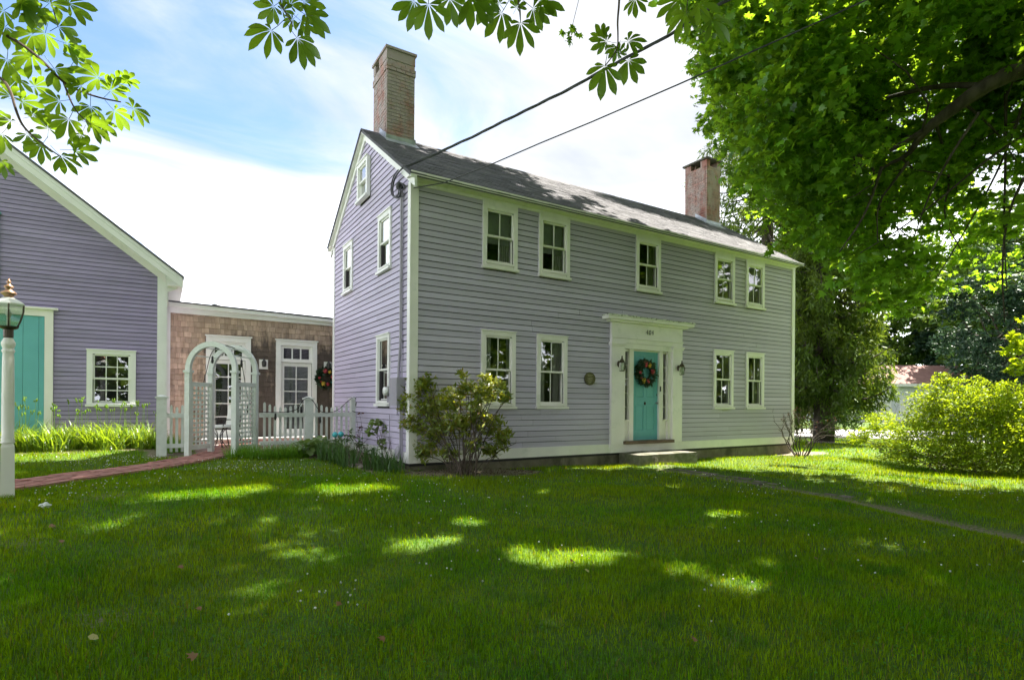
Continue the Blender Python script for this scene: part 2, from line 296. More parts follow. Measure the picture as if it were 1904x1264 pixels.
# ground sheet: grassy green far off, soil where worn (vertex mask)
m, nt = newmat('lawn_soil')
n = noise(nt, 1.1, 6, 'Pos'); nf = noise(nt, 30, 5, 'Pos')
col = mixc(nt, rng_(nt, n, 0.35, 0.65), (0.050, 0.120, 0.003), (0.090, 0.170, 0.004))
col = mixc(nt, rng_(nt, nf, 0.4, 0.65, 0, 0.6), col, (0.028, 0.05, 0.012))
at = N(nt, 'ShaderNodeAttribute'); at.attribute_name = 'soil'
dirtc = mixc(nt, rng_(nt, nf, 0.35, 0.65), (0.14, 0.11, 0.075), (0.24, 0.20, 0.15))
am = N(nt, 'ShaderNodeMath', operation='MULTIPLY_ADD'); L(nt, nf, am.inputs[0]); am.inputs[1].default_value = 0.7; L(nt, at.outputs['Fac'], am.inputs[2])
col = mixc(nt, rng_(nt, am.outputs[0], 0.62, 0.95), col, dirtc)
finish(nt, col, 0.95, 0, nf, 0.6, 0.02)
M['ground'] = m

# ------------------------------------------------------------------ geometry helpers
class MB:
    def __init__(s): s.v = []; s.f = []
    def add(s, vs, fs):
        o = len(s.v); s.v += [tuple(map(float, p)) for p in vs]; s.f += [tuple(i + o for i in f) for f in fs]; return s
    def box(s, x0, x1, y0, y1, z0, z1):
        if x1 < x0: x0, x1 = x1, x0
        if y1 < y0: y0, y1 = y1, y0
        if z1 < z0: z0, z1 = z1, z0
        return s.add([(x0, y0, z0), (x1, y0, z0), (x1, y1, z0), (x0, y1, z0), (x0, y0, z1), (x1, y0, z1), (x1, y1, z1), (x0, y1, z1)],
                     [(0, 3, 2, 1), (4, 5, 6, 7), (0, 1, 5, 4), (1, 2, 6, 5), (2, 3, 7, 6), (3, 0, 4, 7)])
    def hexa(s, p):   # 8 points, bottom 4 then top 4 (ccw)
        return s.add(p, [(0, 3, 2, 1), (4, 5, 6, 7), (0, 1, 5, 4), (1, 2, 6, 5), (2, 3, 7, 6), (3, 0, 4, 7)])
    def prism(s, poly, ext):   # poly list of 3D pts, ext vector
        n = len(poly); ext = np.array(ext, float)
        vs = [tuple(p) for p in poly] + [tuple(np.array(p) + ext) for p in poly]
        return s.add(vs, [tuple(range(n))[::-1], tuple(range(n, 2 * n))] + [(i, (i + 1) % n, n + (i + 1) % n, n + i) for i in range(n)])
    def tube(s, pts, rad, seg=6, cap=True):
        pts = [np.array(p, float) for p in pts]; n = len(pts)
        if isinstance(rad, (int, float)): rad = [rad] * n
        o = len(s.v); up = np.array([0.13, 0.21, 0.97]); prev = None
        for i in range(n):
            t = pts[min(i + 1, n - 1)] - pts[max(i - 1, 0)]; t = t / (np.linalg.norm(t) + 1e-9)
            a = np.cross(t, up) if prev is None else prev - t * (prev @ t)
            if np.linalg.norm(a) < 1e-4: a = np.cross(t, np.array([1.0, 0.1, 0]))
            a = a / np.linalg.norm(a); prev = a; b = np.cross(t, a)
            for k in range(seg):
                th = 2 * math.pi * k / seg
                s.v.append(tuple(pts[i] + rad[i] * (a * math.cos(th) + b * math.sin(th))))
        for i in range(n - 1):
            for k in range(seg):
                s.f.append((o + i * seg + k, o + i * seg + (k + 1) % seg, o + (i + 1) * seg + (k + 1) % seg, o + (i + 1) * seg + k))
        if cap:
            s.f.append(tuple(o + k for k in range(seg))[::-1]); s.f.append(tuple(o + (n - 1) * seg + k for k in range(seg)))
        return s
    def lathe(s, prof, c=(0, 0, 0), seg=16, sq=False):
        o = len(s.v); n = len(prof)
        for r, z in prof:
            for k in range(seg):
                th = 2 * math.pi * (k + 0.5) / seg
                s.v.append((c[0] + r * math.cos(th), c[1] + r * math.sin(th), c[2] + z))
        for i in range(n - 1):
            for k in range(seg):
                s.f.append((o + i * seg + k, o + i * seg + (k + 1) % seg, o + (i + 1) * seg + (k + 1) % seg, o + (i + 1) * seg + k))
        s.f.append(tuple(o + k for k in range(seg))[::-1]); s.f.append(tuple(o + (n - 1) * seg + k for k in range(seg)))
        return s
    def ball(s, c, r, sx=1, sy=1, sz=1, seg=8, rings=5):
        prof = []
        o = len(s.v)
        for i in range(1, rings):
            ph = math.pi * i / rings
            for k in range(seg):
                th = 2 * math.pi * k / seg
                s.v.append((c[0] + r * sx * math.sin(ph) * math.cos(th), c[1] + r * sy * math.sin(ph) * math.sin(th), c[2] - r * sz * math.cos(ph)))
        b = len(s.v); s.v.append((c[0], c[1], c[2] - r * sz)); s.v.append((c[0], c[1], c[2] + r * sz))
        for i in range(rings - 2):
            for k in range(seg): s.f.append((o + i * seg + k, o + i * seg + (k + 1) % seg, o + (i + 1) * seg + (k + 1) % seg, o + (i + 1) * seg + k))
        for k in range(seg):
            s.f.append((b, o + (k + 1) % seg, o + k)); s.f.append((b + 1, o + (rings - 2) * seg + k, o + (rings - 2) * seg + (k + 1) % seg))
        return s
    def mesh(s, name):
        me = bpy.data.meshes.new(name); me.from_pydata(s.v, [], s.f); me.update(); return me
    def build(s, name, mat, parent=None, smooth=False, kind=None, label=None):
        me = s.mesh(name)
        if smooth: me.shade_smooth()
        return link(name, me, mat, parent, kind, label)

def link(name, me, mat, parent=None, kind=None, label=None):
    if mat is not None and not me.materials: me.materials.append(mat)
    o = bpy.data.objects.new(name, me); COL.objects.link(o)
    if parent is not None:
        o.parent = parent
    if kind: o['kind'] = kind
    if label: o['label'] = label
    return o
def thing(name, label, cat, loc=(0, 0, 0), rz=0.0, group=None):
    o = bpy.data.objects.new(name, None); COL.objects.link(o); o.location = tuple(map(float, loc)); o.rotation_euler = (0, 0, rz)
    o['label'] = label; o['category'] = cat
    if group: o['group'] = group
    o.empty_display_size = 0.2
    return o
def tag(o, label, cat, group=None, kind=None):
    o['label'] = label; o['category'] = cat
    if group: o['group'] = group
    if kind: o['kind'] = kind
    return o
def fastmesh(name, V, F, mat, parent=None, kind=None, label=None, smooth=False):
    """V (n,3), F (m,k) numpy"""
    V = np.asarray(V, np.float32); F = np.asarray(F, np.int32); k = F.shape[1]
    me = bpy.data.meshes.new(name); me.vertices.add(len(V)); me.vertices.foreach_set('co', V.ravel())
    me.loops.add(F.size); me.loops.foreach_set('vertex_index', F.ravel())
    me.polygons.add(len(F)); me.polygons.foreach_set('loop_start', np.arange(0, F.size, k, dtype=np.int32))
    me.polygons.foreach_set('loop_total', np.full(len(F), k, np.int32))
    if smooth: me.polygons.foreach_set('use_smooth', np.ones(len(F), bool))
    me.update(calc_edges=True)
    return link(name, me, mat, parent, kind, label)
def chaikin(pts, n=2):
    pts = [np.array(p, float) for p in pts]
    for _ in range(n):
        q = [pts[0]]
        for a, b in zip(pts[:-1], pts[1:]): q += [a * .75 + b * .25, a * .25 + b * .75]
        q.append(pts[-1]); pts = q
    return pts

# leaf templates: (verts, tris)
def fan(outline, base=(0.0, 0.35, 0.0)):
    v = [base] + outline; n = len(outline)
    return np.array(v, float), np.array([(0, 1 + i, 1 + (i + 1) % n) for i in range(n)])
LEAF_MAPLE = fan([(0, 0, 0), (.22, .02, -.02), (.5, .12, -.10), (.28, .34, -.03), (.42, .66, -.12), (.14, .56, -.02), (0, 1.0, -.14), (-.14, .56, -.02), (-.42, .66, -.12), (-.28, .34, -.03), (-.5, .12, -.10), (-.22, .02, -.02)])
LEAF_OVAL = (np.array([(0, 0, 0), (.22, .35, .03), (0, 1, -.08), (-.22, .35, .03)], float), np.array([(0, 1, 2), (0, 2, 3)]))
LEAF_WIDE = (np.array([(0, 0, 0), (.38, .3, .05), (.3, .75, 0), (0, 1, -.1), (-.3, .75, 0), (-.38, .3, .05)], float), np.array([(0, 1, 2), (0, 2, 3), (0, 3, 4), (0, 4, 5)]))
def place(tmpl, C, Nrm, size, rng, heading=None):
    """instances of a flat template as one vertex/tri array. template lies in xy, y along leaf, z normal"""
    tv, tf = tmpl; n = len(C)
    Nrm = Nrm / (np.linalg.norm(Nrm, axis=1, keepdims=True) + 1e-9)
    h = rng.normal(size=(n, 3)) if heading is None else heading
    Y = h - Nrm * (h * Nrm).sum(1, keepdims=True); Y /= (np.linalg.norm(Y, axis=1, keepdims=True) + 1e-9)
    X = np.cross(Y, Nrm)
    S = np.broadcast_to(np.asarray(size, float).reshape(-1, 1, 1) if np.ndim(size) else np.full((n, 1, 1), size), (n, 1, 1))
    V = C[:, None, :] + S * (tv[None, :, 0:1] * X[:, None, :] + tv[None, :, 1:2] * Y[:, None, :] + tv[None, :, 2:3] * Nrm[:, None, :])
    F = tf[None] + (np.arange(n) * len(tv))[:, None, None]
    return V.reshape(-1, 3), F.reshape(-1, 3)
def blobpts(rng, c, r, n, shell=0.5):
    d = rng.normal(size=(n, 3)); d /= np.linalg.norm(d, axis=1, keepdims=True)
    u = shell + (1 - shell) * rng.random((n, 1)) ** 0.7
    return np.array(c) + d * u * np.array(r if np.ndim(r) else (r, r, r))

# ------------------------------------------------------------------ ground
GC = np.array([(-5.2, -.8, .30), (-4.4, 1.3, .31), (-3.3, 2.6, .37), (-2.6, 2.4, .37), (-2.2, 3.4, .40), (-1, 3.3, .38), (0, 3.3, .36), (-.4, 1.8, .27), (0, 0, .225), (-1.2, -.2, .23), (2.7, 0, .123), (5, -.3, .09),
               (7.5, 0, .07), (11.4, 0, .057), (-5, 5.2, .47), (-8, 5, .5), (-4.7, 4, .42), (0, -5, .07), (-3, -6, .09), (-3.7, -9.3, .05), (5, -5, .0), (10, -4, 0), (12, 3, 0), (20, 5, -.05),
               (30, 30, -.1), (-10, -5, .35), (-14, 5, .5), (0, -12, 0), (10, -12, 0), (-5, 20, .4), (5, 12, .1), (-2, 5.5, .38), (0, 5.5, .36), (60, 60, -.3), (60, -30, -.2), (-60, 40, .3), (-60, -40, 0), (100, 10, -.3)])
def gz(x, y):
    x = np.asarray(x, float); y = np.asarray(y, float)
    d2 = (x[..., None] - GC[:, 0]) ** 2 + (y[..., None] - GC[:, 1]) ** 2
    w = 1 / (d2 + 0.6) ** 1.6
    z = (w * GC[:, 2]).sum(-1) / w.sum(-1)
    return z + 0.012 * np.sin(x * 1.7 + y * .6) * np.sin(y * 1.3 - x * .4)
def G(px, py):
    """ground point under a photo pixel"""
    d = 5.0
    r = P(px, py, 1) - CAM
    t = 8.0
    for _ in range(40):
        q = CAM + r * t; t = max(0.5, min((float(gz(q[0], q[1])) - CAM[2]) / r[2], 200))
    q = CAM + r * t
    return np.array([q[0], q[1], float(gz(q[0], q[1]))])

def segdist(X, Y, pl):
    D = np.full(np.shape(X), 1e9); T = np.zeros(np.shape(X))
    for (a, b) in zip(pl[:-1], pl[1:]):
        ax, ay = a[0], a[1]; bx, by = b[0] - ax, b[1] - ay
        t = np.clip(((X - ax) * bx + (Y - ay) * by) / (bx * bx + by * by + 1e-9), 0, 1)
        d = np.hypot(X - ax - t * bx, Y - ay - t * by)
        D = np.minimum(D, d)
    return D
BRICKPATH = chaikin([G(-140, 925), G(29, 905), G(182, 883), G(300, 868), G(385, 851), G(428, 838), G(440, 828)], 2)
TRACK = chaikin([G(1225, 872), G(1330, 886), G(1440, 903), G(1560, 925), G(1700, 955), G(1860, 990), G(2100, 1045)], 2)
def bedmask(x, y):
    """1 inside planting beds / bare strips"""
    b = np.zeros(np.shape(x))
    # bed along the gable and fence
    b = np.maximum(b, ((x > -2.4) & (x < 0.1) & (y > 1.55 + (-x) * 0.28 + .10 * np.sin(3 * x)) & (y < 3.6)).astype(float))
    b = np.maximum(b, ((x > -.75) & (x < 0.1) & (y > -.1) & (y < 2.2)).astype(float))
    b = np.maximum(b, (np.hypot((x - 1.05) / 1.35, (y + .55) / .62) < 1).astype(float))
    # daylily bed in front of the barn
    b = np.maximum(b, ((x < -3.45) & (x > -9) & (y > 4.15 + .08 * np.sin(2 * x)) & (y < 5.3)).astype(float))
    b = np.maximum(b, ((x < -3.2) & (x > -4.0) & (y > 2.9) & (y < 5.3)).astype(float))
    b = np.maximum(b, (np.hypot((x - 11.7) / 1.0, (y + .2) / .45) < 1).astype(float))
    # behind the fence: patio
    b = np.maximum(b, ((x > -3.5) & (x < 0.0) & (y > 3.3) & (y < 6)).astype(float))
    return b
def axis_coords(lo, hi, c0, c1, fine):
    a = list(np.arange(c0, c1, fine)); s = fine; x = c1
    while x < hi: a.append(x); s *= 1.25; x += s
    a.append(hi); s = fine; x = c0 - fine; b = []
    while x > lo: b.append(x); s *= 1.25; x -= s
    b.append(lo); return np.array(sorted(b) + a)
gx = axis_coords(-900, 1200, -9, 16, 0.16); gy = axis_coords(-900, 1200, -10, 7, 0.16)
GX, GY = np.meshgrid(gx, gy, indexing='ij'); GZ = gz(GX, GY)
td = segdist(GX, GY, TRACK)
GZ = GZ - 0.05 * np.exp(-(td / 0.30) ** 2) + .04 * np.exp(-((td - .62) / .22) ** 2)
# the lawn bank rises a little on the far side of the worn track
nx, ny = GX.shape
V = np.stack([GX, GY, GZ], -1).reshape(-1, 3)
idx = np.arange(nx * ny).reshape(nx, ny)
F = np.stack([idx[:-1, :-1], idx[1:, :-1], idx[1:, 1:], idx[:-1, 1:]], -1).reshape(-1, 4)
ground = fastmesh('ground', V, F, M['ground'], kind='structure', smooth=True)
att = ground.data.attributes.new('soil', 'FLOAT', 'POINT')
soil = np.clip(0.86 - td / 0.48, 0, .6) + bedmask(GX, GY) * 0.6
for (px, py, r) in [(200, 925, .5), (420, 935, .35), (190, 1150, .25), (40, 1010, .25), (540, 930, .25), (1440, 845, .5), (1240, 866, .6), (930, 875, .5), (130, 842, .35)]:
    q = G(px, py); soil = np.maximum(soil, 0.5 * np.exp(-(((GX - q[0]) ** 2 + (GY - q[1]) ** 2) / r ** 2)))
att.data.foreach_set('value', soil.reshape(-1).astype(np.float32))
def soilat(x, y):
    s = np.clip(0.86 - segdist(x, y, TRACK) / 0.48 + .18 * np.sin(x * 5 + y * 3), 0, .6) + bedmask(x, y) * .8
    return s

# ------------------------------------------------------------------ driveway
dq = [G(1380, 818), G(1478, 812), G(1560, 815), G(1660, 817), G(1800, 822), G(2300, 850)]
du = [G(1380, 797), G(1478, 797), G(1560, 799), G(1660, 801), G(1800, 804), G(2300, 815)]
mb = MB(); k = len(dq)
dqa = chaikin(dq, 1); dua = chaikin(du, 1)
for i in range(len(dqa) - 1):
    a, b, c, d_ = dqa[i], dqa[i + 1], dua[i + 1], dua[i]
    pts = [(p[0], p[1], float(gz(p[0], p[1])) + .03) for p in (a, b, c, d_)]
    mb.hexa([(p[0], p[1], p[2] - .15) for p in pts] + pts)
o = mb.build('driveway', M['road'], kind='structure')

# ------------------------------------------------------------------ brick path (running bond)
path = bpy.data.objects.new('brick_path', None); COL.objects.link(path); path['kind'] = 'structure'
pl = [np.array((p[0], p[1])) for p in BRICKPATH]
cum = [0]
for a, b in zip(pl[:-1], pl[1:]): cum.append(cum[-1] + np.linalg.norm(b - a))
def along(s):
    s = max(0, min(s, cum[-1] - 1e-4)); i = max(j for j in range(len(cum)) if cum[j] <= s); i = min(i, len(pl) - 2)
    t = (s - cum[i]) / (cum[i + 1] - cum[i] + 1e-9); p = pl[i] * (1 - t) + pl[i + 1] * t
    d = pl[i + 1] - pl[i]; d = d / np.linalg.norm(d); return p, d
bm_ = MB().box(-.094, .094, -.045, .045, -.03, .03)
me = bm_.mesh('brick'); me.materials.append(M['pathbrick'])
mbs = MB(); W2 = .36
S0 = np.arange(0, cum[-1], .2)
for i in range(len(S0) - 1):
    p0, d0 = along(S0[i]); p1, d1 = along(S0[i + 1]); n0 = np.array((-d0[1], d0[0])); n1_ = np.array((-d1[1], d1[0]))
    q = [p0 - n0 * (W2 + .02), p1 - n1_ * (W2 + .02), p1 + n1_ * (W2 + .02), p0 + n0 * (W2 + .02)]
    mbs.hexa([(a[0], a[1], float(gz(a[0], a[1])) - .08) for a in q] + [(a[0], a[1], float(gz(a[0], a[1])) + .012) for a in q])
mbs.build('sand_bed', M['soil'], path)
cnt = 0; rows = 7; rest = MB()
for i, s in enumerate(np.arange(.1, cum[-1] - .05, .098)):
    pass
for r_ in range(rows):
    off = (r_ - (rows - 1) / 2) * .102
    s = .1 + (.1 if r_ % 2 else 0)
    while s < cum[-1] - .1:
        p, d = along(s); n = np.array((-d[1], d[0])); q = p + n * off
        if s > .4 and cnt < 300:
            b = bpy.data.objects.new('brick', me); COL.objects.link(b); b.parent = path
            b.location = (q[0], q[1], float(gz(q[0], q[1])) + .012 + random.uniform(-.004, .006)); b.rotation_euler = (random.uniform(-.03, .03), random.uniform(-.03, .03), math.atan2(d[1], d[0]) + random.uniform(-.02, .02)); cnt += 1
        else:
            a = d * .094; c = n * .045; zz = float(gz(q[0], q[1]))
            pp = [q - a - c, q + a - c, q + a + c, q - a + c]
            rest.hexa([(t[0], t[1], zz - .02) for t in pp] + [(t[0], t[1], zz + .042) for t in pp])
        s += .198
if rest.v: rest.build('brick', M['pathbrick'], path, kind='stuff')
# patio behind the fence
pat = bpy.data.objects.new('patio', None); COL.objects.link(pat); pat['kind'] = 'structure'
MB().box(-3.6, -.02, 3.42, 6.0, .1, .385).build('patio_bed', M['mortar'], pat)
mp_ = MB()
for iy in range(25):
    x = -3.5 + (.1 if iy % 2 else 0)
    while x < -.12:
        y = 3.45 + iy * .1; mp_.box(x, x + .19, y, y + .09, .35, .40 + random.uniform(0, .006)); x += .2
mp_.build('brick', M['brickf'], pat, kind='stuff')
# worn stone pavers by the step, at the head of the track
stp = bpy.data.objects.new('stone_walk', None); COL.objects.link(stp); stp['kind'] = 'structure'
tl = [np.array((p[0], p[1])) for p in TRACK]; tcum = [0]
for a, b in zip(tl[:-1], tl[1:]): tcum.append(tcum[-1] + np.linalg.norm(b - a))
cnt = 0
for s in np.arange(.1, 3.4, .235):
    for w in (-.36, -.12, .12, .36):
        if s > 2.3 and random.random() < .45: continue
        i = max(j for j in range(len(tcum)) if tcum[j] <= s); d = tl[i + 1] - tl[i]; d /= np.linalg.norm(d); n = np.array((-d[1], d[0]))
        q = tl[i] + d * (s - tcum[i]) + n * (w + random.uniform(-.02, .02)); zz = float(gz(q[0], q[1])) - .05 * math.exp(-(w / .3) ** 2)
        hw, hh = random.uniform(.095, .113), random.uniform(.095, .113)
        pp = [q - d * hh - n * hw, q + d * hh - n * hw * random.uniform(.8, 1), q + d * hh * random.uniform(.85, 1) + n * hw, q - d * hh + n * hw]
        tz = random.uniform(.004, .02)
        MB().hexa([(t[0], t[1], zz - .06) for t in pp] + [(t[0], t[1], zz + tz + random.uniform(-.004, .004)) for t in pp]).build('paver', M['paver'], stp); cnt += 1

# ------------------------------------------------------------------ building helpers
def PY(px, py, Y):
    r = P(px, py, 1) - CAM; return CAM + r * (Y - CAM[1]) / r[1]
def PX(px, py, X):
    r = P(px, py, 1) - CAM; return CAM + r * (X - CAM[0]) / r[0]
def wall_grid(mb, x0, x1, z0, z1, ops, T, a, b):
    """wall slab between depth a and b, rectangular openings left open"""
    xs = sorted({x0, x1, *[v for o in ops for v in o[:2] if x0 < v < x1]}); zs = sorted({z0, z1, *[v for o in ops for v in o[2:] if z0 < v < z1]})
    for i in range(len(xs) - 1):
        for j in range(len(zs) - 1):
            cx, cz = (xs[i] + xs[i + 1]) / 2, (zs[j] + zs[j + 1]) / 2
            if any(o[0] < cx < o[1] and o[2] < cz < o[3] for o in ops): continue
            s0, s1, q0, q1 = xs[i], xs[i + 1], zs[j], zs[j + 1]
            mb.hexa([T(s0, a, q0), T(s1, a, q0), T(s1, b, q0), T(s0, b, q0), T(s0, a, q1), T(s1, a, q1), T(s1, b, q1), T(s0, b, q1)])
def clapboards(parent, T, lo, hi, z0, z1, h, cuts, mat, rake=None, jog=.25, limit=300, proud=.021):
    """rows of bevelled boards; cuts = (s0,s1,z0,z1); rake(z)->(lo,hi) bounds"""
    z = z0; n = 0; rnd = random.Random(int(lo * 10 + hi * 100 + z1))
    while z < z1 - .02:
        zt = min(z + h * 1.1, z1 + .03)
        segs = [(lo, hi)]
        for c in cuts:
            if z + h > c[2] and z < c[3]:
                ns = []
                for a, b in segs:
                    if c[1] <= a or c[0] >= b: ns.append((a, b)); continue
                    if c[0] > a: ns.append((a, c[0]))
                    if c[1] < b: ns.append((c[1], b))
                segs = ns
        for a, b in segs:
            parts = [(a, b)]
            if b - a > 3.0 and rnd.random() < jog * 2:
                m = a + (b - a) * rnd.uniform(.3, .7); parts = [(a, m - .0015), (m + .0015, b)]
            for a_, b_ in parts:
                a0, b0, a1, b1 = a_, b_, a_, b_
                if rake:
                    l0, h0 = rake(z); l1, h1 = rake(zt)
                    a0, b0, a1, b1 = max(a_, l0), min(b_, h0), max(a_, l1), min(b_, h1)
                    if b0 - a0 < .03: continue
                    if b1 < a1: a1 = b1 = (a1 + b1) / 2
                dz = rnd.uniform(-.002, .002); pr = proud + rnd.uniform(-.002, .003)
                zt_ = z + h - .011  # gap bares the dark sheathing, which stands in for the shadow line
                vs = [T(a0, pr, z + dz), T(b0, pr, z + dz), T(b0, .001, z + dz + .004), T(a0, .001, z + dz + .004), T(a1, .008, zt_), T(b1, .008, zt_), T(b1, .001, zt_), T(a1, .001, zt_)]
                MB().hexa(vs).build('clapboard', mat, parent); n += 1
        z += h
    return n
WC = {}
def window(parent, loc, rz, w, zb, gb, gt, zt, mats, cols=2, rows=1, curtain='both', cap=True, sides=.085, name='window', head=None, glass='glass'):
    """z values absolute; local frame: x along wall, -y outward, z relative to zb"""
    key = (w, round(zt - zb, 3), round(gb - zb, 3), round(gt - zb, 3), cols, rows, curtain, mats, head, cap, glass)
    H = zt - zb; b = gb - zb; t = gt - zb; hw = w / 2; si = sides; st = .035
    if key not in WC:
        L_ = []
        m = MB()
        m.box(-hw, -hw + si, -.045, .03, .05, H); m.box(hw - si, hw, -.045, .03, .05, H)
        m.box(-hw + si, hw - si, -.045, .03, t + st, H)
        m.box(-hw + si, hw - si, -.030, .03, .05, b - st)
        m.box(-hw + si - .012, hw - si + .012, -.060, -.030, b - st - .045, b - st - .02)
        if cap: m.box(-hw - .012, hw + .012, -.065, .0, H, H + .022)
        if head: m.box(-hw + .002, hw - .002, -.052, -.045, H - head, H - head + .018)
        m.box(-hw + si - .001, -hw + si + .02, .03, .16, b - st, t + st); m.box(hw - si - .02, hw - si + .001, .03, .16, b - st, t + st)
        L_.append(('window', m, mats[0]))
        s = MB().box(-hw - .018, hw + .018, -.085, .02, 0, .047); L_.append(('sill', s, mats[0]))
        mid = (b + t) / 2; gw = hw - si - st
        for up in (1, 0):
            z0, z1 = (mid, t) if up else (b, mid); y0, y1 = (-.012, .018) if up else (.020, .050)
            m = MB(); m.box(-gw - st, -gw, y0, y1, z0 - st * .6, z1 + st * .6); m.box(gw, gw + st, y0, y1, z0 - st * .6, z1 + st * .6)
            m.box(-gw, gw, y0 - .001, y1, z1 - (0 if up else .02), z1 + st * (1 if up else .4)); m.box(-gw, gw, y0 - .001, y1, z0 - st * (.4 if up else 1), z0 + (.02 if up else 0))
            zz0, zz1 = (z0 + .02, z1) if up else (z0, z1 - .02)
            for c in range(1, cols):
                x = -gw + 2 * gw * c / cols; m.box(x - .009, x + .009, y0 + .004, y1 - .004, zz0, zz1)
            for r in range(1, rows):
                z = zz0 + (zz1 - zz0) * r / rows
                for c in range(cols):
                    xa, xb = -gw + 2 * gw * c / cols + (.009 if c else 0), -gw + 2 * gw * (c + 1) / cols - (.009 if c < cols - 1 else 0)
                    m.box(xa, xb, y0 + .005, y1 - .005, z - .009, z + .009)
            L_.append(('sash', m, mats[0]))
            for c in range(cols):
                for r in range(rows):
                    xa, xb = -gw + 2 * gw * c / cols + (.009 if c else 0), -gw + 2 * gw * (c + 1) / cols - (.009 if c < cols - 1 else 0)
                    za, zb_ = zz0 + (zz1 - zz0) * r / rows + (.009 if r else 0), zz0 + (zz1 - zz0) * (r + 1) / rows - (.009 if r < rows - 1 else 0)
                    ym = (y0 + y1) / 2 + .0; L_.append(('pane', MB().add([(xa, ym, za), (xb, ym, za), (xb, ym, zb_), (xa, ym, zb_)], [(0, 1, 2, 3)]), glass))
        def drape(xs0, xs1, tuck, nm='curtain'):
            m = MB(); n = 26; nz = 9; vs = []; fs = []
            for i in range(n + 1):
                for j in range(nz + 1):
                    u = i / n; v = j / nz; x = xs0 + (xs1 - xs0) * u
                    if tuck: x = x + tuck * (1 - v) ** 1.4 * (1 - u if tuck > 0 else u) * 0 + tuck * (math.sin(v * 3.14) * .35) * u
                    vs.append((x, .115 + .016 * math.sin(u * 26), b - .03 + (t - b + .04) * v))
            for i in range(n):
                for j in range(nz): fs.append((i * (nz + 1) + j, (i + 1) * (nz + 1) + j, (i + 1) * (nz + 1) + j + 1, i * (nz + 1) + j + 1))
            return m.add(vs, fs)
        if curtain in ('both', 'left'): L_.append(('curtain', drape(-gw - .02, -gw * .35, 0), 'curtain'))
        if curtain in ('both', 'right'): L_.append(('curtain', drape(gw * .45, gw + .02, 0), 'curtain'))
        if curtain == 'full': L_.append(('curtain', drape(-gw - .02, gw + .02, 0), 'curtain'))
        if curtain in ('shade', 'shadeboth'):
            L_.append(('roller_shade', MB().box(-gw - .01, gw + .01, .085, .09, mid - .12, t + .03), 'blind'))
            if curtain == 'shadeboth': L_.append(('curtain', drape(gw * .3, gw + .02, 0), 'curtain'))
        if curtain == 'blind': L_.append(('roller_shade', MB().box(-gw - .01, gw + .01, .075, .08, b + .2, t + .03), 'trimw'))
        out = []
        for nm, m, mt in L_:
            me = m.mesh(nm); me.materials.append(M[mt]); out.append((nm, me))
        WC[key] = out
    root = None
    for nm, me in WC[key]:
        o = bpy.data.objects.new(name if root is None else nm, me); COL.objects.link(o)
        if root is None:
            root = o; o.parent = parent; o.location = (loc[0], loc[1], zb); o.rotation_euler = (0, 0, rz)
        else: o.parent = root
    return root
def shingle_roof(mb, T, u0, u1, length, exp, wmin, wmax, th=.012, sag=0):
    """T(u, s, n): u along eave, s up the slope, n off the surface"""
    s = 0.0; row = 0
    while s < length - .02:
        u = u0 - random.uniform(0, wmax)
        while u < u1:
            w = random.uniform(wmin, wmax); a, b = max(u, u0), min(u + w - .004, u1)
            if b - a > .01:
                e = min(s + exp * 1.15, length); t = th * random.uniform(.8, 1.3)
                mb.hexa([T(a, s, .002), T(b, s, .002), T(b, s, t), T(a, s, t), T(a, e, 0), T(b, e, 0), T(b, e, .004), T(a, e, .004)])
            u += w
        s += exp; row += 1

# ================================================================== MAIN HOUSE
LH, DH = 11.48, 5.18
house = thing('clapboard_house', 'large two storey lilac clapboard house with white trim and two brick chimneys', 'house')
TF = lambda s, o, z: (s, -o, z)
TG = lambda s, o, z: (-o, s, z)
UWX = [(1.800), (3.086), (5.747), (8.443), (9.694)]
LWX = [(1.780), (3.046), None, (8.419), (9.708)]
WW = .77
SL = (7.24 - 5.36) / (2.59 + .23)
def zroof(y): return 5.36 + SL * (min(y, DH - y) + .23)
opsF = [(x - .295, x + .295, 4.115, 5.10) for x in UWX] + [(x - .295, x + .295, 1.42, 2.705) for x in LWX if x] + [(4.98, 6.51, .545, 2.66)]
mb = MB(); wall_grid(mb, 0.12, LH - .12, .30, 5.30, opsF, TF, 0.0, -.12)
mb.build('front_wall', M['felt'], house)
opsG = [(1.325 - .24, 1.325 + .24, 4.12, 5.0), (3.87 - .24, 3.87 + .24, 4.12, 5.0), (1.363 - .24, 1.363 + .24, 1.47, 2.65)]
mb = MB(); wall_grid(mb, 0.0, DH, .30, 5.30, opsG, TG, 0.0, -.12)
mb.prism([(0.0, .0, 5.30), (0.0, DH, 5.30), (0.0, DH, zroof(DH) - .1), (0.0, DH / 2, zroof(DH / 2) - .1), (0.0, 0, zroof(0) - .1)], (.12, 0, 0))
mb.build('gable_wall', M['felt'], house)
mb = MB(); mb.box(LH - .12, LH, 0, DH, .3, 5.3); mb.prism([(LH, .0, 5.30), (LH, DH, 5.30), (LH, DH, zroof(DH) - .1), (LH, DH / 2, zroof(DH / 2) - .1), (LH, 0, zroof(0) - .1)], (-.12, 0, 0))
mb.build('far_gable_wall', M['clap'], house)
MB().box(.12, LH - .12, DH - .12, DH, .3, 5.3).build('rear_wall', M['clap'], house)
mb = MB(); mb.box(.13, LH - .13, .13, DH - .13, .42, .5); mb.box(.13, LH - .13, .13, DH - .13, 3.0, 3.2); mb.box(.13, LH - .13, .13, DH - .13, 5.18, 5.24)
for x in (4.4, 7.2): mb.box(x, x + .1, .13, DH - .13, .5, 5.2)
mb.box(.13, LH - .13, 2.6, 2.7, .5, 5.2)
mb.build('floors_and_partitions', M['room'], house)
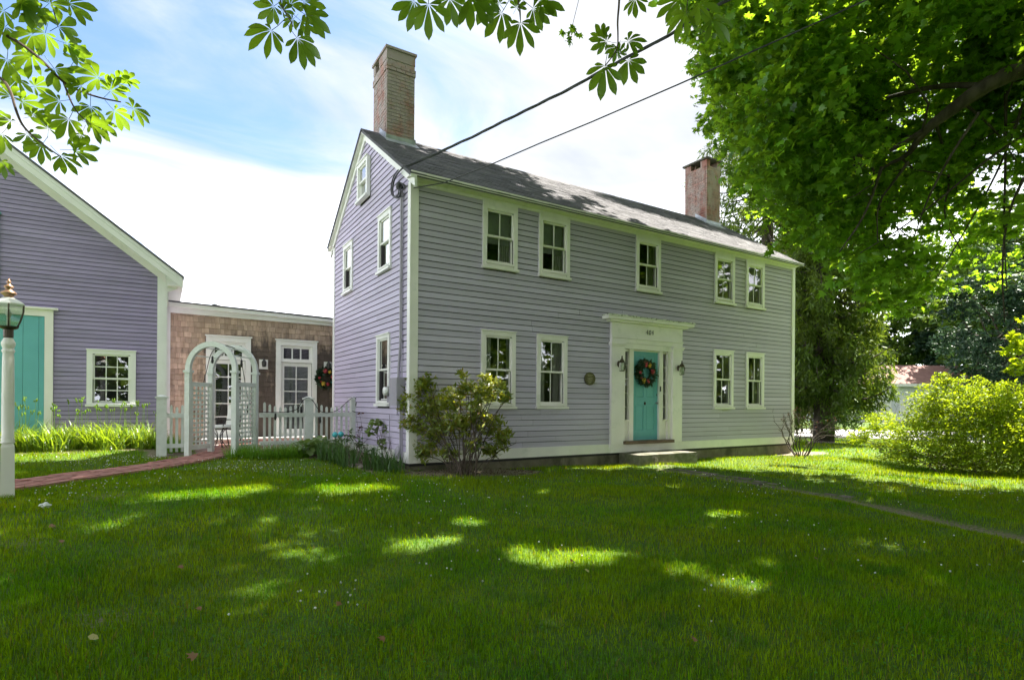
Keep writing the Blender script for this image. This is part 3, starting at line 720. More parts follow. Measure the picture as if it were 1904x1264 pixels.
# foundation
mb = MB(); mb.box(0.03, 4.2, .03, .3, -.3, .352); mb.box(4.2, 9.0, .035, .3, -.3, .352); mb.box(9.0, LH - .03, .03, .3, -.4, .352)
mb.box(.03, .3, .3, DH - .03, -.3, .352); mb.box(LH - .3, LH - .03, .3, DH - .03, -.4, .352); mb.box(.3, LH - .3, DH - .3, DH - .03, -.4, .352)
mb.build('foundation', M['found'], house)
# baseboards
mb = MB(); mb.box(-.03, 4.60, -.034, .0, .352, .545); mb.box(4.60, 6.86, -.066, .0, .352, .530); mb.box(6.86, LH + .03, -.034, 0, .352, .540); mb.build('baseboard', M['trim'], house)
MB().box(-.034, .0, 0.0, DH, .352, .540).build('baseboard', M['trimw'], house)
# corner boards
MB().box(-.030, .125, -.031, -.001, .545, 5.24).build('corner_board', M['trim'], house)
MB().box(-.031, -.001, -.001, .10, .541, 5.30).build('corner_board', M['trimw'], house)
MB().box(LH - .10, LH + .03, -.031, 0, .541, 5.24).build('corner_board', M['trim'], house)
MB().box(-.031, -.001, DH - .11, DH + .02, .541, 5.30).build('corner_board', M['trimw'], house)
# frieze, soffit, fascia
mb = MB(); mb.box(-.03, LH + .03, -.036, 0, 5.242, 5.335); mb.box(-.03, LH + .03, -.060, -.036, 5.30, 5.335); mb.build('frieze_board', M['trim'], house)
MB().box(-.10, LH + .10, -.225, 0, 5.336, 5.362).build('soffit', M['trim'], house)
MB().box(-.10, LH + .10, -.245, -.226, 5.325, 5.395).build('fascia', M['trim'], house)
MB().box(-.10, LH + .10, DH, DH + .225, 5.336, 5.362).build('soffit', M['trim'], house)
# clapboards
H_ = .110
cutF = [(x - WW / 2 + .02, x + WW / 2 - .02, 4.06, 5.16) for x in UWX] + [(x - WW / 2 + .02, x + WW / 2 - .02, 1.40, 2.72) for x in LWX if x] + [(4.63, 6.83, .5, 3.25)]
for x in UWX: cutF.append((x - WW / 2 + .02, x + WW / 2 - .02, 5.1, 5.3))
clapboards(house, TF, .125, LH - .10, .545, 5.24, H_, cutF, M['clap'], jog=.42)
RK = .16
def rakeG(z):
    if z < 5.28: return 0, DH
    y = (z + RK + .03 - 5.36) / SL - .23
    return y, DH - y
cutG = [(1.325 - .36, 1.325 + .36, 4.04, 5.05), (3.87 - .36, 3.87 + .36, 4.04, 5.05), (1.363 - .37, 1.363 + .37, 1.42, 2.66), (2.60 - .35, 2.60 + .35, 5.80, 6.50)]
clapboards(house, TG, .10, DH - .11, .545, 7.1, H_, cutG, M['clap'], rake=rakeG, jog=.35)
# rake boards on the near gable
for sgn in (1, -1):
    for x0, x1, dz0, dz1, mt in ((-.045, -.001, -RK - .06, -.03, 'trimw'), (-.115, -.046, -.075, -.02, 'trimw')):
        ys = (-.25, DH / 2)
        pts = []
        for x in (x0, x1):
            for (y, zz) in ((ys[0], 0), (ys[1], 0)):
                pass
        zt = lambda y: 5.36 + SL * (y + .23)
        q = [(-.25, zt(-.25) + dz0), (DH / 2, zt(DH / 2) + dz0), (DH / 2, zt(DH / 2) + dz1), (-.25, zt(-.25) + dz1)]
        if sgn < 0: q = [(DH - y, z) for y, z in q]
        MB().prism([(x0, y, z) for y, z in q], (x1 - x0, 0, 0)).build('rake_board', M[mt], house)
# roof slabs + shingles
roof = None
for sgn in (1, -1):
    T3 = (lambda u, s, n, sgn=sgn: (u, (-.25 + s * math.cos(math.atan(SL)) - n * math.sin(math.atan(SL))) if sgn > 0 else DH + .25 - s * math.cos(math.atan(SL)) + n * math.sin(math.atan(SL)),
          5.36 - .02 * SL + s * math.sin(math.atan(SL)) + n * math.cos(math.atan(SL))))
    ln = (2.59 + .25) / math.cos(math.atan(SL))
    mb = MB(); mb.hexa([T3(-.12, 0, -.05), T3(LH + .12, 0, -.05), T3(LH + .12, ln, -.05), T3(-.12, ln, -.05), T3(-.12, 0, 0), T3(LH + .12, 0, 0), T3(LH + .12, ln, 0), T3(-.12, ln, 0)])
    roof = mb.build('roof', M['shing'], house)
    mb = MB(); shingle_roof(mb, T3, -.135, LH + .135, ln, .135, .14, .34); mb.build('shingles', M['shing'], roof, kind='stuff')
mb = MB(); x = -.13
while x < LH + .1:
    x1 = min(x + .16, LH + .13); mb.prism([(x, DH / 2 - .13, 7.155), (x, DH / 2, 7.262), (x, DH / 2 + .13, 7.155), (x, DH / 2, 7.245)], (x1 - x - .004, 0, 0)); x += .16
mb.build('ridge_cap', M['shing'], roof, kind='stuff')
# facade and gable windows
for i, x in enumerate(UWX):
    window(house, (x, 0), 0, WW, 3.972, 4.150, 5.062, 5.242, ('trim',), curtain=['shadeboth', 'shadeboth', 'right', 'shade', 'left'][i], cap=False, head=.075)
for i, x in enumerate(LWX):
    if x: window(house, (x, 0), 0, WW - .01, 1.312, 1.458, 2.668, 2.79, ('trim',), curtain=['left', 'both', '', 'none', 'right'][i])
GR = R(-90)
window(house, (0, 1.325), GR, .74, 3.965, 4.13, 4.99, 5.115, ('trimw',), curtain='blind', glass='glassg', cols=1)
window(house, (0, 3.87), GR, .74, 3.955, 4.13, 4.99, 5.115, ('trimw',), curtain='blind', glass='glassg', cols=1)
window(house, (0, 1.363), GR, .76, 1.345, 1.49, 2.63, 2.735, ('trimw',), curtain='left', glass='glassg', cols=1)
# attic window: narrow single sash
window(house, (-.056, 2.60), GR, .72, 5.735, 5.87, 6.46, 6.575, ('trimw',), curtain='blind', cap=True, glass='glassg', cols=1)

# ---- chimneys (parts of the house)
def chimney(x0, x1, y0, y1, zt, matb, singles):
    ch = MB().box(x0 + .008, x1 - .008, y0 + .008, y1 - .008, 6.2, zt - .26).build('chimney', M['mortar'], house)
    bl, bh, g = (x1 - x0 - .02) / 3, .064, .010
    lft = MB(); mel = {}
    def brick(ax, a, b, y, z, single):
        ln = b - a - g
        if ax == 'x': c = ((a + b) / 2, y, z + bh / 2); d = (ln, .05)
        else: c = (y, (a + b) / 2, z + bh / 2); d = (.05, ln)
        if single:
            k = (round(d[0], 3), round(d[1], 3))
            if k not in mel:
                m_ = MB().box(-d[0] / 2, d[0] / 2, -d[1] / 2, d[1] / 2, -bh / 2, bh / 2).mesh('brick'); m_.materials.append(matb); mel[k] = m_
            o = bpy.data.objects.new('brick', mel[k]); COL.objects.link(o); o.parent = ch
            j = random.uniform(-.002, .003); o.location = (c[0] + (j if ax == 'y' else 0), c[1] + (j if ax == 'x' else 0), c[2])
        else: lft.box(c[0] - d[0] / 2, c[0] + d[0] / 2, c[1] - d[1] / 2, c[1] + d[1] / 2, c[2] - bh / 2, c[2] + bh / 2)
    z = 6.55 if y0 < 2.6 else 6.9; row = 0; ny = 4; bly = (y1 - y0) / ny
    while z < zt - .28:
        pr = .018 if (singles and 8.42 < z < 8.62) else 0
        o_ = bl / 2 if row % 2 else 0
        xs = [x0 - pr] + [x0 + o_ + bl * i for i in range(1, 3)] + ([x0 + o_ ] if o_ else []) + [x1 + pr]
        xs = sorted(set(round(v, 4) for v in xs))
        ys = [y0 - pr + .05] + [y0 + (bly / 2 if row % 2 else 0) + bly * i for i in range(1, 4)] + ([y0 + bly / 2] if row % 2 else []) + [y1 + pr - .05]
        ys = sorted(set(round(v, 4) for v in ys))
        lowf = z < 6.78 if y0 < 2.6 else False
        for a, b in zip(xs[:-1], xs[1:]):
            brick('x', a, b, y0 - pr + .025 - .002, z, singles)
            brick('x', a, b, y1 + pr - .025 + .002, z, False)
        for a, b in zip(ys[:-1], ys[1:]):
            brick('y', a, b, x0 - pr + .025 - .002, z, singles)
            brick('y', a, b, x1 + pr - .025 + .002, z, False)
        z += bh + g; row += 1
    lft.build('brick', matb, ch, kind='stuff')
    zb = zt - .26
    m_ = MB()
    if singles:   # solid head with a flue hole at the back of the near side
        m_.box(x0 - .005, x1 + .005, y0 - .005, y0 + .50, zb, zt - .05); m_.box(x0 - .005, x1 + .005, y1 - .14, y1, zb, zt - .05); m_.box(x0 + .22, x1, y0 + .50, y1 - .14, zb, zt - .05)
    else:
        for xa in (x0, x1 - .15):
            for ya, yb in ((y0, y0 + .24), (y1 - .22, y1)): m_.box(xa, xa + .15, ya, yb, zb, zt - .05)
        m_.box(x0 + .15, x1 - .15, y1 - .3, y1 - .24, zb, zt - .05)
    m_.build('flue_head', matb, ch)
    pz = .035 if singles else .06
    MB().box(x0 - pz, x1 + pz, y0 - pz, y1 + pz, zt - .05, zt).build('cap_slab', M['brickr'] if singles else M['slabd'], ch)
    # flashing: stepped apron on the front and sides, following the slope
    zr = lambda y: zroof(y) + .0
    f = MB(); zf = zr(y0)
    f.box(x0 - .02, x1 + .02, y0 - .022, y0 - .006, zf - .03, zf + .11)
    f.hexa([(x0 - .05, y0 - .18, zr(y0 - .18) + .012), (x1 + .05, y0 - .18, zr(y0 - .18) + .012), (x1 + .05, y0 - .022, zf + .02), (x0 - .05, y0 - .022, zf + .02),
            (x0 - .05, y0 - .18, zr(y0 - .18) + .018), (x1 + .05, y0 - .18, zr(y0 - .18) + .018), (x1 + .05, y0 - .022, zf + .028), (x0 - .05, y0 - .022, zf + .028)])
    for xx in (x0 - .022, x1 + .006):
        f.hexa([(xx, y0 - .02, zf - .02), (xx + .016, y0 - .02, zf - .02), (xx + .016, DH / 2, zr(DH / 2)), (xx, DH / 2, zr(DH / 2)), (xx, y0 - .02, zf + .13), (xx + .016, y0 - .02, zf + .13), (xx + .016, DH / 2, zr(DH / 2) + .14), (xx, DH / 2, zr(DH / 2) + .14)])
    f.build('flashing', M['flash'], ch)
    return ch
chimney(.30, .93, 2.20, 3.08, 8.97, M['brickr'], True)
chimney(10.44, 11.07, 2.18, 3.02, 9.0, M['brickf'], False)

# ---- entrance: surround, door, sidelights
for a, b in ((4.61, 4.965), (6.525, 6.845)):
    MB().box(a, b, -.075, 0, .532, 2.70).build('pilaster', M['trim'], house)
mb = MB()
for a, b in ((4.59, 4.985), (6.505, 6.865)):
    mb.box(a, b, -.095, 0, 2.701, 2.735); mb.box(a - .015, b + .015, -.115, 0, 2.736, 2.775)
mb.build('capital', M['trim'], house)
mb = MB(); mb.box(4.966, 6.524, -.055, .0, 2.655, 2.775); mb.box(4.61, 6.845, -.080, 0, 2.776, 2.872); mb.box(4.60, 6.855, -.100, 0, 2.873, 2.900); mb.box(4.61, 6.845, -.072, 0, 2.901, 3.215)
mb.build('entablature', M['trim'], house)
mb = MB(); mb.box(4.50, 6.95, -.16, 0, 3.216, 3.255); mb.box(4.385, 7.08, -.225, 0, 3.256, 3.325); mb.build('door_cornice', M['trim'], house)
m_ = MB(); m_.box(4.37, 7.095, -.245, 0, 3.326, 3.352)
for i in range(34):
    x = random.uniform(4.40, 7.0); m_.box(x, x + random.uniform(.03, .12), -.243 + random.uniform(0, .05), -.05, 3.3525, 3.353 + random.uniform(.004, .016))
m_.build('cornice_cap', M['flake'], house)
MB().box(4.98, 6.51, -.15, .09, .532, .60).build('threshold', M['wood'], house)
mb = MB(); mb.box(4.966, 5.06, -.02, .12, .60, 2.655); mb.box(6.42, 6.524, -.02, .12, .60, 2.655)
mb.box(5.205, 5.335, .0, .12, .60, 2.655); mb.box(6.152, 6.275, .0, .12, .60, 2.655)
mb.box(5.06, 5.205, .03, .12, .60, 1.05); mb.box(6.275, 6.42, .03, .12, .60, 1.05)
mb.box(5.06, 5.205, .03, .12, 2.60, 2.655); mb.box(6.275, 6.42, .03, .12, 2.60, 2.655)
mb.box(5.03, 5.215, -.03, .03, 1.04, 1.07); mb.box(6.265, 6.445, -.03, .03, 1.04, 1.07)
mb.box(5.335, 6.152, .02, .12, 2.622, 2.655)
mb.build('door_frame', M['trim'], house)
for a, b in ((5.06, 5.205), (6.275, 6.42)):
    s = MB(); s.box(a, a + .012, .04, .07, 1.05, 2.60); s.box(b - .012, b, .04, .07, 1.05, 2.60)
    for k in range(1, 5): z = 1.05 + 1.55 * k / 5; s.box(a + .012, b - .012, .042, .068, z - .010, z + .010)
    so_ = s.build('sidelight', M['trim'], house)
    for k in range(5):
        z0, z1 = 1.05 + 1.55 * k / 5 + .01, 1.05 + 1.55 * (k + 1) / 5 - .01
        MB().add([(a + .012, .055, z0), (b - .012, .055, z0), (b - .012, .055, z1), (a + .012, .055, z1)], [(0, 1, 2, 3)]).build('pane', M['glass'], so_)
dr = MB()
dx0, dx1, dz0, dz1 = 5.337, 6.150, .602, 2.622; cy0 = .055
stx = [dx0, dx0 + .11, 5.7435 - .05, 5.7435 + .05, dx1 - .11, dx1]
stz = [dz0, dz0 + .22, dz0 + .80, dz0 + .98, dz0 + 1.62, dz0 + 1.72, dz1 - .11, dz1]
dr.box(dx0, dx1, cy0 + .012, cy0 + .045, dz0, dz1)
for a, b in ((0, 1), (2, 3), (4, 5)): dr.box(stx[a], stx[b], cy0, cy0 + .012, dz0, dz1)
for a, b in ((0, 1), (2, 3), (4, 5), (6, 7)):
    for c, d in ((1, 2), (3, 4)): dr.box(stx[c], stx[d], cy0 + .001, cy0 + .012, stz[a], stz[b])
door = dr.build('door', M['teal'], house)
for c, d in ((1, 2), (3, 4)):
    for a, b in ((1, 2), (3, 4), (5, 6)):
        x0, x1, z0, z1 = stx[c] + .022, stx[d] - .022, stz[a] + .022, stz[b] - .022
        MB().hexa([(x0, cy0 + .004, z0), (x1, cy0 + .004, z0), (x1 + .02, cy0 + .012, z0 - .02), (x0 - .02, cy0 + .012, z0 - .02), (x0, cy0 + .004, z1), (x1, cy0 + .004, z1), (x1 + .02, cy0 + .012, z1 + .02), (x0 - .02, cy0 + .012, z1 + .02)]).build('panel', M['teal'], door)
k = MB(); k.ball((dx1 - .06, cy0 - .05, 1.45), .03); k.tube([(dx1 - .06, cy0, 1.45), (dx1 - .06, cy0 - .04, 1.45)], .012); k.build('knob', M['flash'], door, smooth=True)
MB().ball((5.74, cy0 - .008, 1.44), .035, 1, .35, 1.1).build('knocker', M['black'], door, smooth=True)
mb = MB(); mb.box(dx1 - .035, dx1 - .02, cy0 - .012, cy0, 1.62, 1.66); mb.box(6.17, 6.20, -.012, 0, 1.72, 1.84); mb.build('bell_push', M['black'], door)
# house number 404: slanted iron numerals
def numeral(ch, x, z, h, T, mat, parent, th=.009):
    s = {'4': [[(.62, 0), (.62, 1.0), (.05, .38), (.95, .38)]], '0': [[(.5 + .42 * math.cos(a), .5 + .5 * math.sin(a)) for a in np.linspace(0, 2 * math.pi, 15)]],
         '1': [[(.3, .8), (.5, 1), (.5, 0)]], '8': [[(.5 + .26 * math.cos(a), .75 + .24 * math.sin(a)) for a in np.linspace(0, 6.283, 13)], [(.5 + .34 * math.cos(a), .26 + .26 * math.sin(a)) for a in np.linspace(0, 6.283, 13)]],
         '2': [[(.15, .75), (.3, .97), (.6, .98), (.8, .78), (.7, .5), (.15, 0), (.88, 0)]]}[ch]
    m = MB()
    for pl_ in s: m.tube([T(x + h * .62 * (u + .12 * v), z + h * v) for u, v in pl_], th, 5)
    return m.build('numeral', mat, parent)
for i, ch in enumerate('404'):
    numeral(ch, 5.635 + i * .088, 3.005, .100, lambda a, b: (a, -.080, b), M['black'], house, .0062)

# step stone
mb = MB()
bmv = bmesh.new(); bmesh.ops.create_cube(bmv, size=1)
for v in bmv.verts: v.co = Vector((5.755 + v.co.x * 1.80, -.375 + v.co.y * .62, .16 + v.co.z * .40))
bmesh.ops.subdivide_edges(bmv, edges=bmv.edges, cuts=7, use_grid_fill=True)
for v in bmv.verts:
    h = math.sin(v.co.x * 9 + v.co.z * 7) * .5 + math.sin(v.co.x * 23 + v.co.y * 17) * .3 + random.uniform(-.3, .3); v.co += Vector((0, h * .010, h * .006))
    if v.co.z > .34 and (v.co.y < -.66 or v.co.x < 4.87 or v.co.x > 6.64): v.co.z -= .018
me = bpy.data.meshes.new('doorstep'); bmv.to_mesh(me); bmv.free()
o = link('stone_doorstep', me, M['granite']); tag(o, 'rough mossy stone doorstep below the teal front door', 'step')

# ---- things fixed to the house
def lantern_wall(x, y, z, label, group):
    t = thing('wall_lantern', label, 'wall lamp', (x, y, z), 0, group)
    b = MB(); b.ball((0, -.012, .03), .055, .8, .4, 1.3); b.tube([(0, -.02, .05), (0, -.08, .12), (0, -.12, .10)], .009, 6); b.build('bracket', M['bronze'], t, smooth=True)
    c = MB().lathe([(.012, .20), (.016, .15), (.03, .12), (.052, .10), (.068, .055), (.062, .05)], (0, -.12, 0), 6); c.build('cap', M['bronze'], t)
    g = MB().lathe([(.060, .05), (.072, .0), (.066, -.10), (.05, -.13)], (0, -.12, 0), 6).build('glass', M['lampglass'], t)
    f = MB()
    for k in range(6):
        a = 2 * math.pi * (k + .5) / 6; f.tube([(.062 * math.cos(a), -.12 + .062 * math.sin(a), .05), (.074 * math.cos(a), -.12 + .074 * math.sin(a), 0), (.052 * math.cos(a), -.12 + .052 * math.sin(a), -.13)], .005, 4)
    f.lathe([(.052, -.135), (.056, -.125)], (0, -.12, 0), 6); f.build('frame', M['bronze'], t)
lantern_wall(4.80, -.075, 2.27, 'bronze glass wall lantern on the pilaster left of the front door', 'lanterns flanking the front door')
lantern_wall(6.69, -.075, 2.25, 'bronze glass wall lantern on the pilaster right of the front door', 'lanterns flanking the front door')
def wreath(loc, r, label, rz=0, seed=3):
    rg = np.random.default_rng(seed)
    t = thing('wreath', label, 'wreath', loc, rz)
    n = 900; a = rg.random(n) * 2 * math.pi; rr = r * (.72 + .16 * rg.normal(size=n).clip(-1.6, 1.6))
    C = np.stack([rr * np.cos(a), -.03 - .05 * rg.random(n), rr * np.sin(a)], -1)
    hd = np.stack([np.cos(a), -.5 * np.ones(n), np.sin(a)], -1) + .9 * rg.normal(size=(n, 3))
    V, F = place(LEAF_OVAL, C, rg.normal(size=(n, 3)) + (0, -1, 0), r * .30 * (.6 + .8 * rg.random(n)), rg, hd)
    fastmesh('foliage', V, F, M['wreathg'], t, kind='stuff')
    MB().tube([(r * .7 * math.cos(x), -.03, r * .7 * math.sin(x)) for x in np.linspace(0, 6.283, 20)], r * .13, 6).build('ring', M['wreathg'], t)
    for k, (an, kind, sz) in enumerate([(100, 'red', .26), (60, 'yellow', .2), (10, 'red', .24), (285, 'red', .2), (245, 'yellow', .24), (180, 'red', .15), (215, 'red', .12), (320, 'turq', .12)]):
        x_, z_ = r * .68 * math.cos(R(an)), r * .68 * math.sin(R(an)); f = MB(); s = sz * r
        f.ball((x_, -.10, z_), s * .5, 1, .7, 1, 7, 4)
        for q in range(6):
            b = 2 * math.pi * q / 6 + an; f.ball((x_ + s * .55 * math.cos(b), -.085, z_ + s * .55 * math.sin(b)), s * .48, 1, .45, 1, 6, 4)
        f.build('flower', M[kind], t, smooth=True)
wreath((5.715, .055, 2.14), .29, 'round green wreath with red and yellow flowers on the teal front door')
t = thing('plaque', 'oval brass date plaque on clapboards left of the front door', 'plaque', (4.035, -.024, 1.956))
MB().prism([(.148 * math.cos(a), 0, .138 * math.sin(a)) for a in np.linspace(0, 2 * math.pi, 29)[:-1]], (0, -.014, 0)).build('plate', M['brass'], t)
MB().tube([(.140 * math.cos(a), -.016, .130 * math.sin(a)) for a in np.linspace(0, 2 * math.pi, 29)], .006, 5).build('rim', M['brass'], t)
for i, ch in enumerate('1822'): numeral(ch, -.072 + i * .035, -.03, .05, lambda a, b: (a, -.016, b), M['brassl'], t, .004)
m_ = MB()
for j, (zz, hw) in enumerate(((.075, .07), (.052, .05), (-.065, .06), (-.088, .04))):
    x = -hw
    while x < hw: w_ = random.uniform(.008, .016); m_.box(x, x + w_ * .8, -.0175, -.0138, zz, zz + .013); x += w_ + .006
m_.build('lettering', M['brassl'], t)
# electric service
t = thing('electric_meter', 'grey electric meter cabinet with conduits on the gable wall', 'electric meter', (0, .42, 1.6))
def tb(nm, mbx, mt, sm=False):
    o = mbx.build(nm, M[mt], t, smooth=sm); o.matrix_parent_inverse = Matrix.Translation((0, -.42, -1.6)); return o
tb('cabinet', MB().box(-.175, -.024, .20, .58, 1.37, 1.865), 'meterg')
tb('meter', MB().tube([(-.03, .77, 1.63), (-.12, .77, 1.63)], .10, 16).tube([(-.12, .77, 1.63), (-.21, .77, 1.63)], .078, 16), 'trimw', True)
tb('socket_box', MB().box(-.12, -.024, .66, .86, 1.42, 1.72), 'meterg')
tb('conduit', MB().tube([(-.055, .345, 5.22), (-.055, .345, 3.2), (-.055, .345, 2.45), (-.06, .40, 2.05), (-.06, .42, 1.86)], .026, 8).tube([(-.05, .29, 5.1), (-.05, .30, 2.4), (-.05, .26, 1.86)], .010, 6), 'meterg')
tb('conduit', MB().tube([(-.06, .30, 1.37), (-.06, .30, .70), (-.07, .30, .60)], .022, 8).tube([(-.06, .22, 1.37), (-.06, .20, .30)], .014, 6).tube([(-.05, .5, 1.37), (-.05, .5, 1.2), (-.05, .9, 1.2), (-.05, .9, .5)], .008, 5), 'meterg')
tb('boot', MB().lathe([(.03, .22), (.07, .16), (.08, 0)], (-.08, .33, .42), 8), 'meterg')
tb('clamp', MB().box(-.06, -.024, .31, .38, 4.2, 4.24).box(-.06, -.024, .31, .38, 3.1, 3.14).box(-.06, -.024, .31, .38, 2.5, 2.54).box(-.09, -.024, .30, .39, 5.12, 5.18), 'meterg')
tb('weatherhead', MB().ball((-.09, .35, 5.30), .07, 1, 1.3, .8).ball((-.13, .27, 5.31), .045), 'cable', True)
# service cable (thick twisted) and thin wire: house -> pole beyond the frame
pole = thing('utility_pole', 'wooden utility pole by the street out past the maple', 'utility pole', (11.8, -20.6, 0))
MB().tube([(0, 0, -.4), (0, 0, 9.6)], [.16, .11], 10).build('pole', M['bark'], pole)
MB().box(-.9, .9, -.05, .05, 8.9, 9.02).build('crossarm', M['bark'], pole)
A = PX(748, 313, -.13); cpts = [A]
for q in [(785, 297, 9.8), (820, 282, 9.55), (842, 271, 9.4), (885, 252, 9.15), (917, 235, 8.95), (971, 209, 8.65), (1019, 185, 8.4), (1057, 167, 8.2), (1092, 147, 8.0), (1172, 103, 7.6), (1254, 62, 7.2), (1330, 4, 6.8)]: cpts.append(P(*q))
endp = np.array([11.6, -20.6, 8.7]); last = cpts[-1]
for t_ in (.2, .4, .6, .8, 1.0): cpts.append(last * (1 - t_) + endp * t_ - np.array([0, 0, .6 * math.sin(math.pi * t_) * .3]))
cp = chaikin(cpts, 2); mb = MB(); tw = [[], [], []]
ss = 0
for i, p in enumerate(cp):
    if i: ss += np.linalg.norm(cp[i] - cp[i - 1])
    for k in range(3):
        a = ss * 5 + k * 2.094; tw[k].append(p + np.array([.011 * math.cos(a), .004, .011 * math.sin(a)]))
for k in range(3): mb.tube(tw[k], .0125, 5)
o = mb.build('service_cable', M['cable']); tag(o, 'thick twisted black service cable running to the gable peak corner', 'cable')
lp = chaikin([PX(*q, -.10) for q in [(748, 313), (737, 325), (731, 340), (729.5, 356), (732, 366), (739, 369), (744, 364), (745, 352), (744, 344), (749, 341), (753, 346)]], 2)
mb = MB(); mb.tube(lp, .017, 6); mb.tube([p + np.array((-.02, .03, .02)) for p in lp[3:]], .012, 5)
o = mb.build('drip_loop', M['cable']); tag(o, 'drooping black cable loop hanging beside the weatherhead', 'cable loop')
A = np.array([.02, -.05, 5.17]); w = [A]
for q in [(826, 340, 9.3), (913, 306, 8.7), (1003, 267, 8.2), (1100, 227, 7.75), (1262, 157, 7.0), (1440, 78, 6.4), (1603, 4, 5.95)]: w.append(P(*q))
w.append(np.array([10.9, -20.6, 8.9]))
o = MB().tube(w, .0095, 5).build('telephone_wire', M['cable']); tag(o, 'thin straight wire below the thick cable, reaching the house corner', 'wire')

# ================================================================== CEDAR LINK BUILDING
YC = 6.0
link_b = thing('shingled_link', 'low cedar shingled wing with white trim between barn and house', 'building', (-1.5, YC, .38))
def LB(nm, mbx, mt, par=None, **k):
    o = mbx.build(nm, M[mt], par or link_b, **k)
    if par is None: o.matrix_parent_inverse = Matrix.Translation((1.5, -YC, -.38))
    return o
TL = lambda s, o, z: (s, YC - o, z)
d1x0, d1x1, d2x0, d2x1 = -2.81, -1.83, -1.246, -.238
mb = MB(); wall_grid(mb, -3.6, 4.0, .2, 3.5, [(d1x0 + .12, d1x1 - .12, .4, 2.86), (d2x0 + .12, d2x1 - .12, .4, 2.86)], TL, 0, -.12)
mb.box(3.9, 4.0, YC + .12, 10, .2, 3.5); mb.box(-3.6, 4, 9.9, 10, .2, 3.5); mb.box(-3.6, 3.9, YC + .2, 9.9, .28, .38)
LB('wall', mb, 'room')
mb = MB(); z = .42
while z < 3.46:
    x = -3.55
    while x < 1.6:
        w = random.uniform(.07, .17); a, b = x, min(x + w - .004, 1.6)
        hid = any(d0 + .02 < (a + b) / 2 < d1 - .02 and z < 2.9 for d0, d1 in ((d1x0, d1x1), (d2x0, d2x1)))
        if not hid:
            dz = random.uniform(-.006, .006); pr = .022 * random.uniform(.7, 1.4); e = min(z + .125 * 1.12, 3.47)
            mb.hexa([TL(a, pr, z + dz), TL(b, pr, z + dz), TL(b, 0.001, z + dz), TL(a, 0.001, z + dz), TL(a, .006, e), TL(b, .006, e), TL(b, .001, e), TL(a, .001, e)])
        x += w
    z += .125
LB('cedar_shingles', mb, 'cedar', kind='stuff')
mb = MB(); mb.prism([(-3.62, YC - .05, 3.47), (1.8, YC - .05, 3.43), (1.8, YC - .05, 3.56), (-3.62, YC - .05, 3.62)], (0, .05, 0)); LB('frieze_board', mb, 'trimw')
mb = MB(); mb.prism([(-3.62, YC - .16, 3.60), (1.8, YC - .16, 3.50), (1.8, YC - .16, 3.56), (-3.62, YC - .16, 3.70)], (0, .15, 0)); LB('fascia', mb, 'trimw')
mb = MB(); mb.prism([(-3.62, YC - .19, 3.705), (4, YC - .19, 3.53), (4, YC - .19, 3.56), (-3.62, YC - .19, 3.73)], (0, 4.3, 0)); LB('roof', mb, 'shing')
LB('corner_board', MB().box(-3.625, -3.54, YC - .035, YC, .38, 3.47), 'trimw')
def glass_door(x0, x1, label):
    m = MB(); m.box(x0, x0 + .12, YC - .05, YC + .06, .42, 2.86); m.box(x1 - .12, x1, YC - .05, YC + .06, .42, 2.86)
    m.box(x0, x1, YC - .05, YC + .06, 2.86, 2.98); m.box(x0 - .025, x1 + .025, YC - .085, YC, 2.981, 3.01); m.box(x0 + .12, x1 - .12, YC - .02, YC + .06, 2.43, 2.52)
    m.box(x0 + .12, x1 - .12, YC + .0, YC + .06, 2.79, 2.86); m.box(x0 + .12, x0 + .19, YC, YC + .06, 2.52, 2.79); m.box(x1 - .19, x1 - .12, YC, YC + .06, 2.52, 2.79)
    d = LB('door_frame', m, 'trimw')
    W_ = x1 - x0 - .38; f = MB()
    for k in range(1, 3): xx = x0 + .19 + W_ * k / 3; f.box(xx - .015, xx + .015, YC + .01, YC + .05, 2.52, 2.79)
    a, b = x0 + .125, x1 - .125
    f.box(a, a + .085, YC + .02, YC + .06, .44, 2.42); f.box(b - .085, b, YC + .02, YC + .06, .44, 2.42); f.box(a + .085, b - .085, YC + .02, YC + .06, 2.33, 2.42); f.box(a + .085, b - .085, YC + .02, YC + .06, .44, .72)
    a += .085; b -= .085; cx = (a + b) / 2; f.box(cx - .011, cx + .011, YC + .03, YC + .05, .72, 2.33)
    for k in range(1, 5): z = .72 + 1.61 * k / 5; f.box(a, cx - .011, YC + .031, YC + .049, z - .011, z + .011); f.box(cx + .011, b, YC + .031, YC + .049, z - .011, z + .011)
    dd = LB('glazed_door', f, 'trimw')
    for c in range(3):
        xa, xb = x0 + .19 + W_ * c / 3 + .01, x0 + .19 + W_ * (c + 1) / 3 - .01; pn = MB().add([(xa, YC + .03, 2.52), (xb, YC + .03, 2.52), (xb, YC + .03, 2.79), (xa, YC + .03, 2.79)], [(0, 1, 2, 3)]).build('pane', M['glass'], dd)
    for c in range(2):
        for k in range(5):
            xa, xb = (a, cx - .011) if c == 0 else (cx + .011, b); z0, z1 = .72 + 1.61 * k / 5 + .011, .72 + 1.61 * (k + 1) / 5 - .011
            MB().add([(xa, YC + .04, z0), (xb, YC + .04, z0), (xb, YC + .04, z1), (xa, YC + .04, z1)], [(0, 1, 2, 3)]).build('pane', M['glass'], dd)
    bl = MB(); z = .74
    while z < 2.32: bl.box(a, b, YC + .075, YC + .079, z, z + .026); z += .034
    bl.build('venetian_blind', M['blind'] if x0 > -2 else M['black'], dd)
glass_door(d1x0, d1x1, ''); glass_door(d2x0, d2x1, '')
LB('doorstep', MB().box(-2.9, -.1, YC - .42, YC - .03, .38, .50), 'brickf'); LB('doorstep', MB().box(-2.9, -.1, YC - .44, YC - .03, .501, .535), 'cushion')
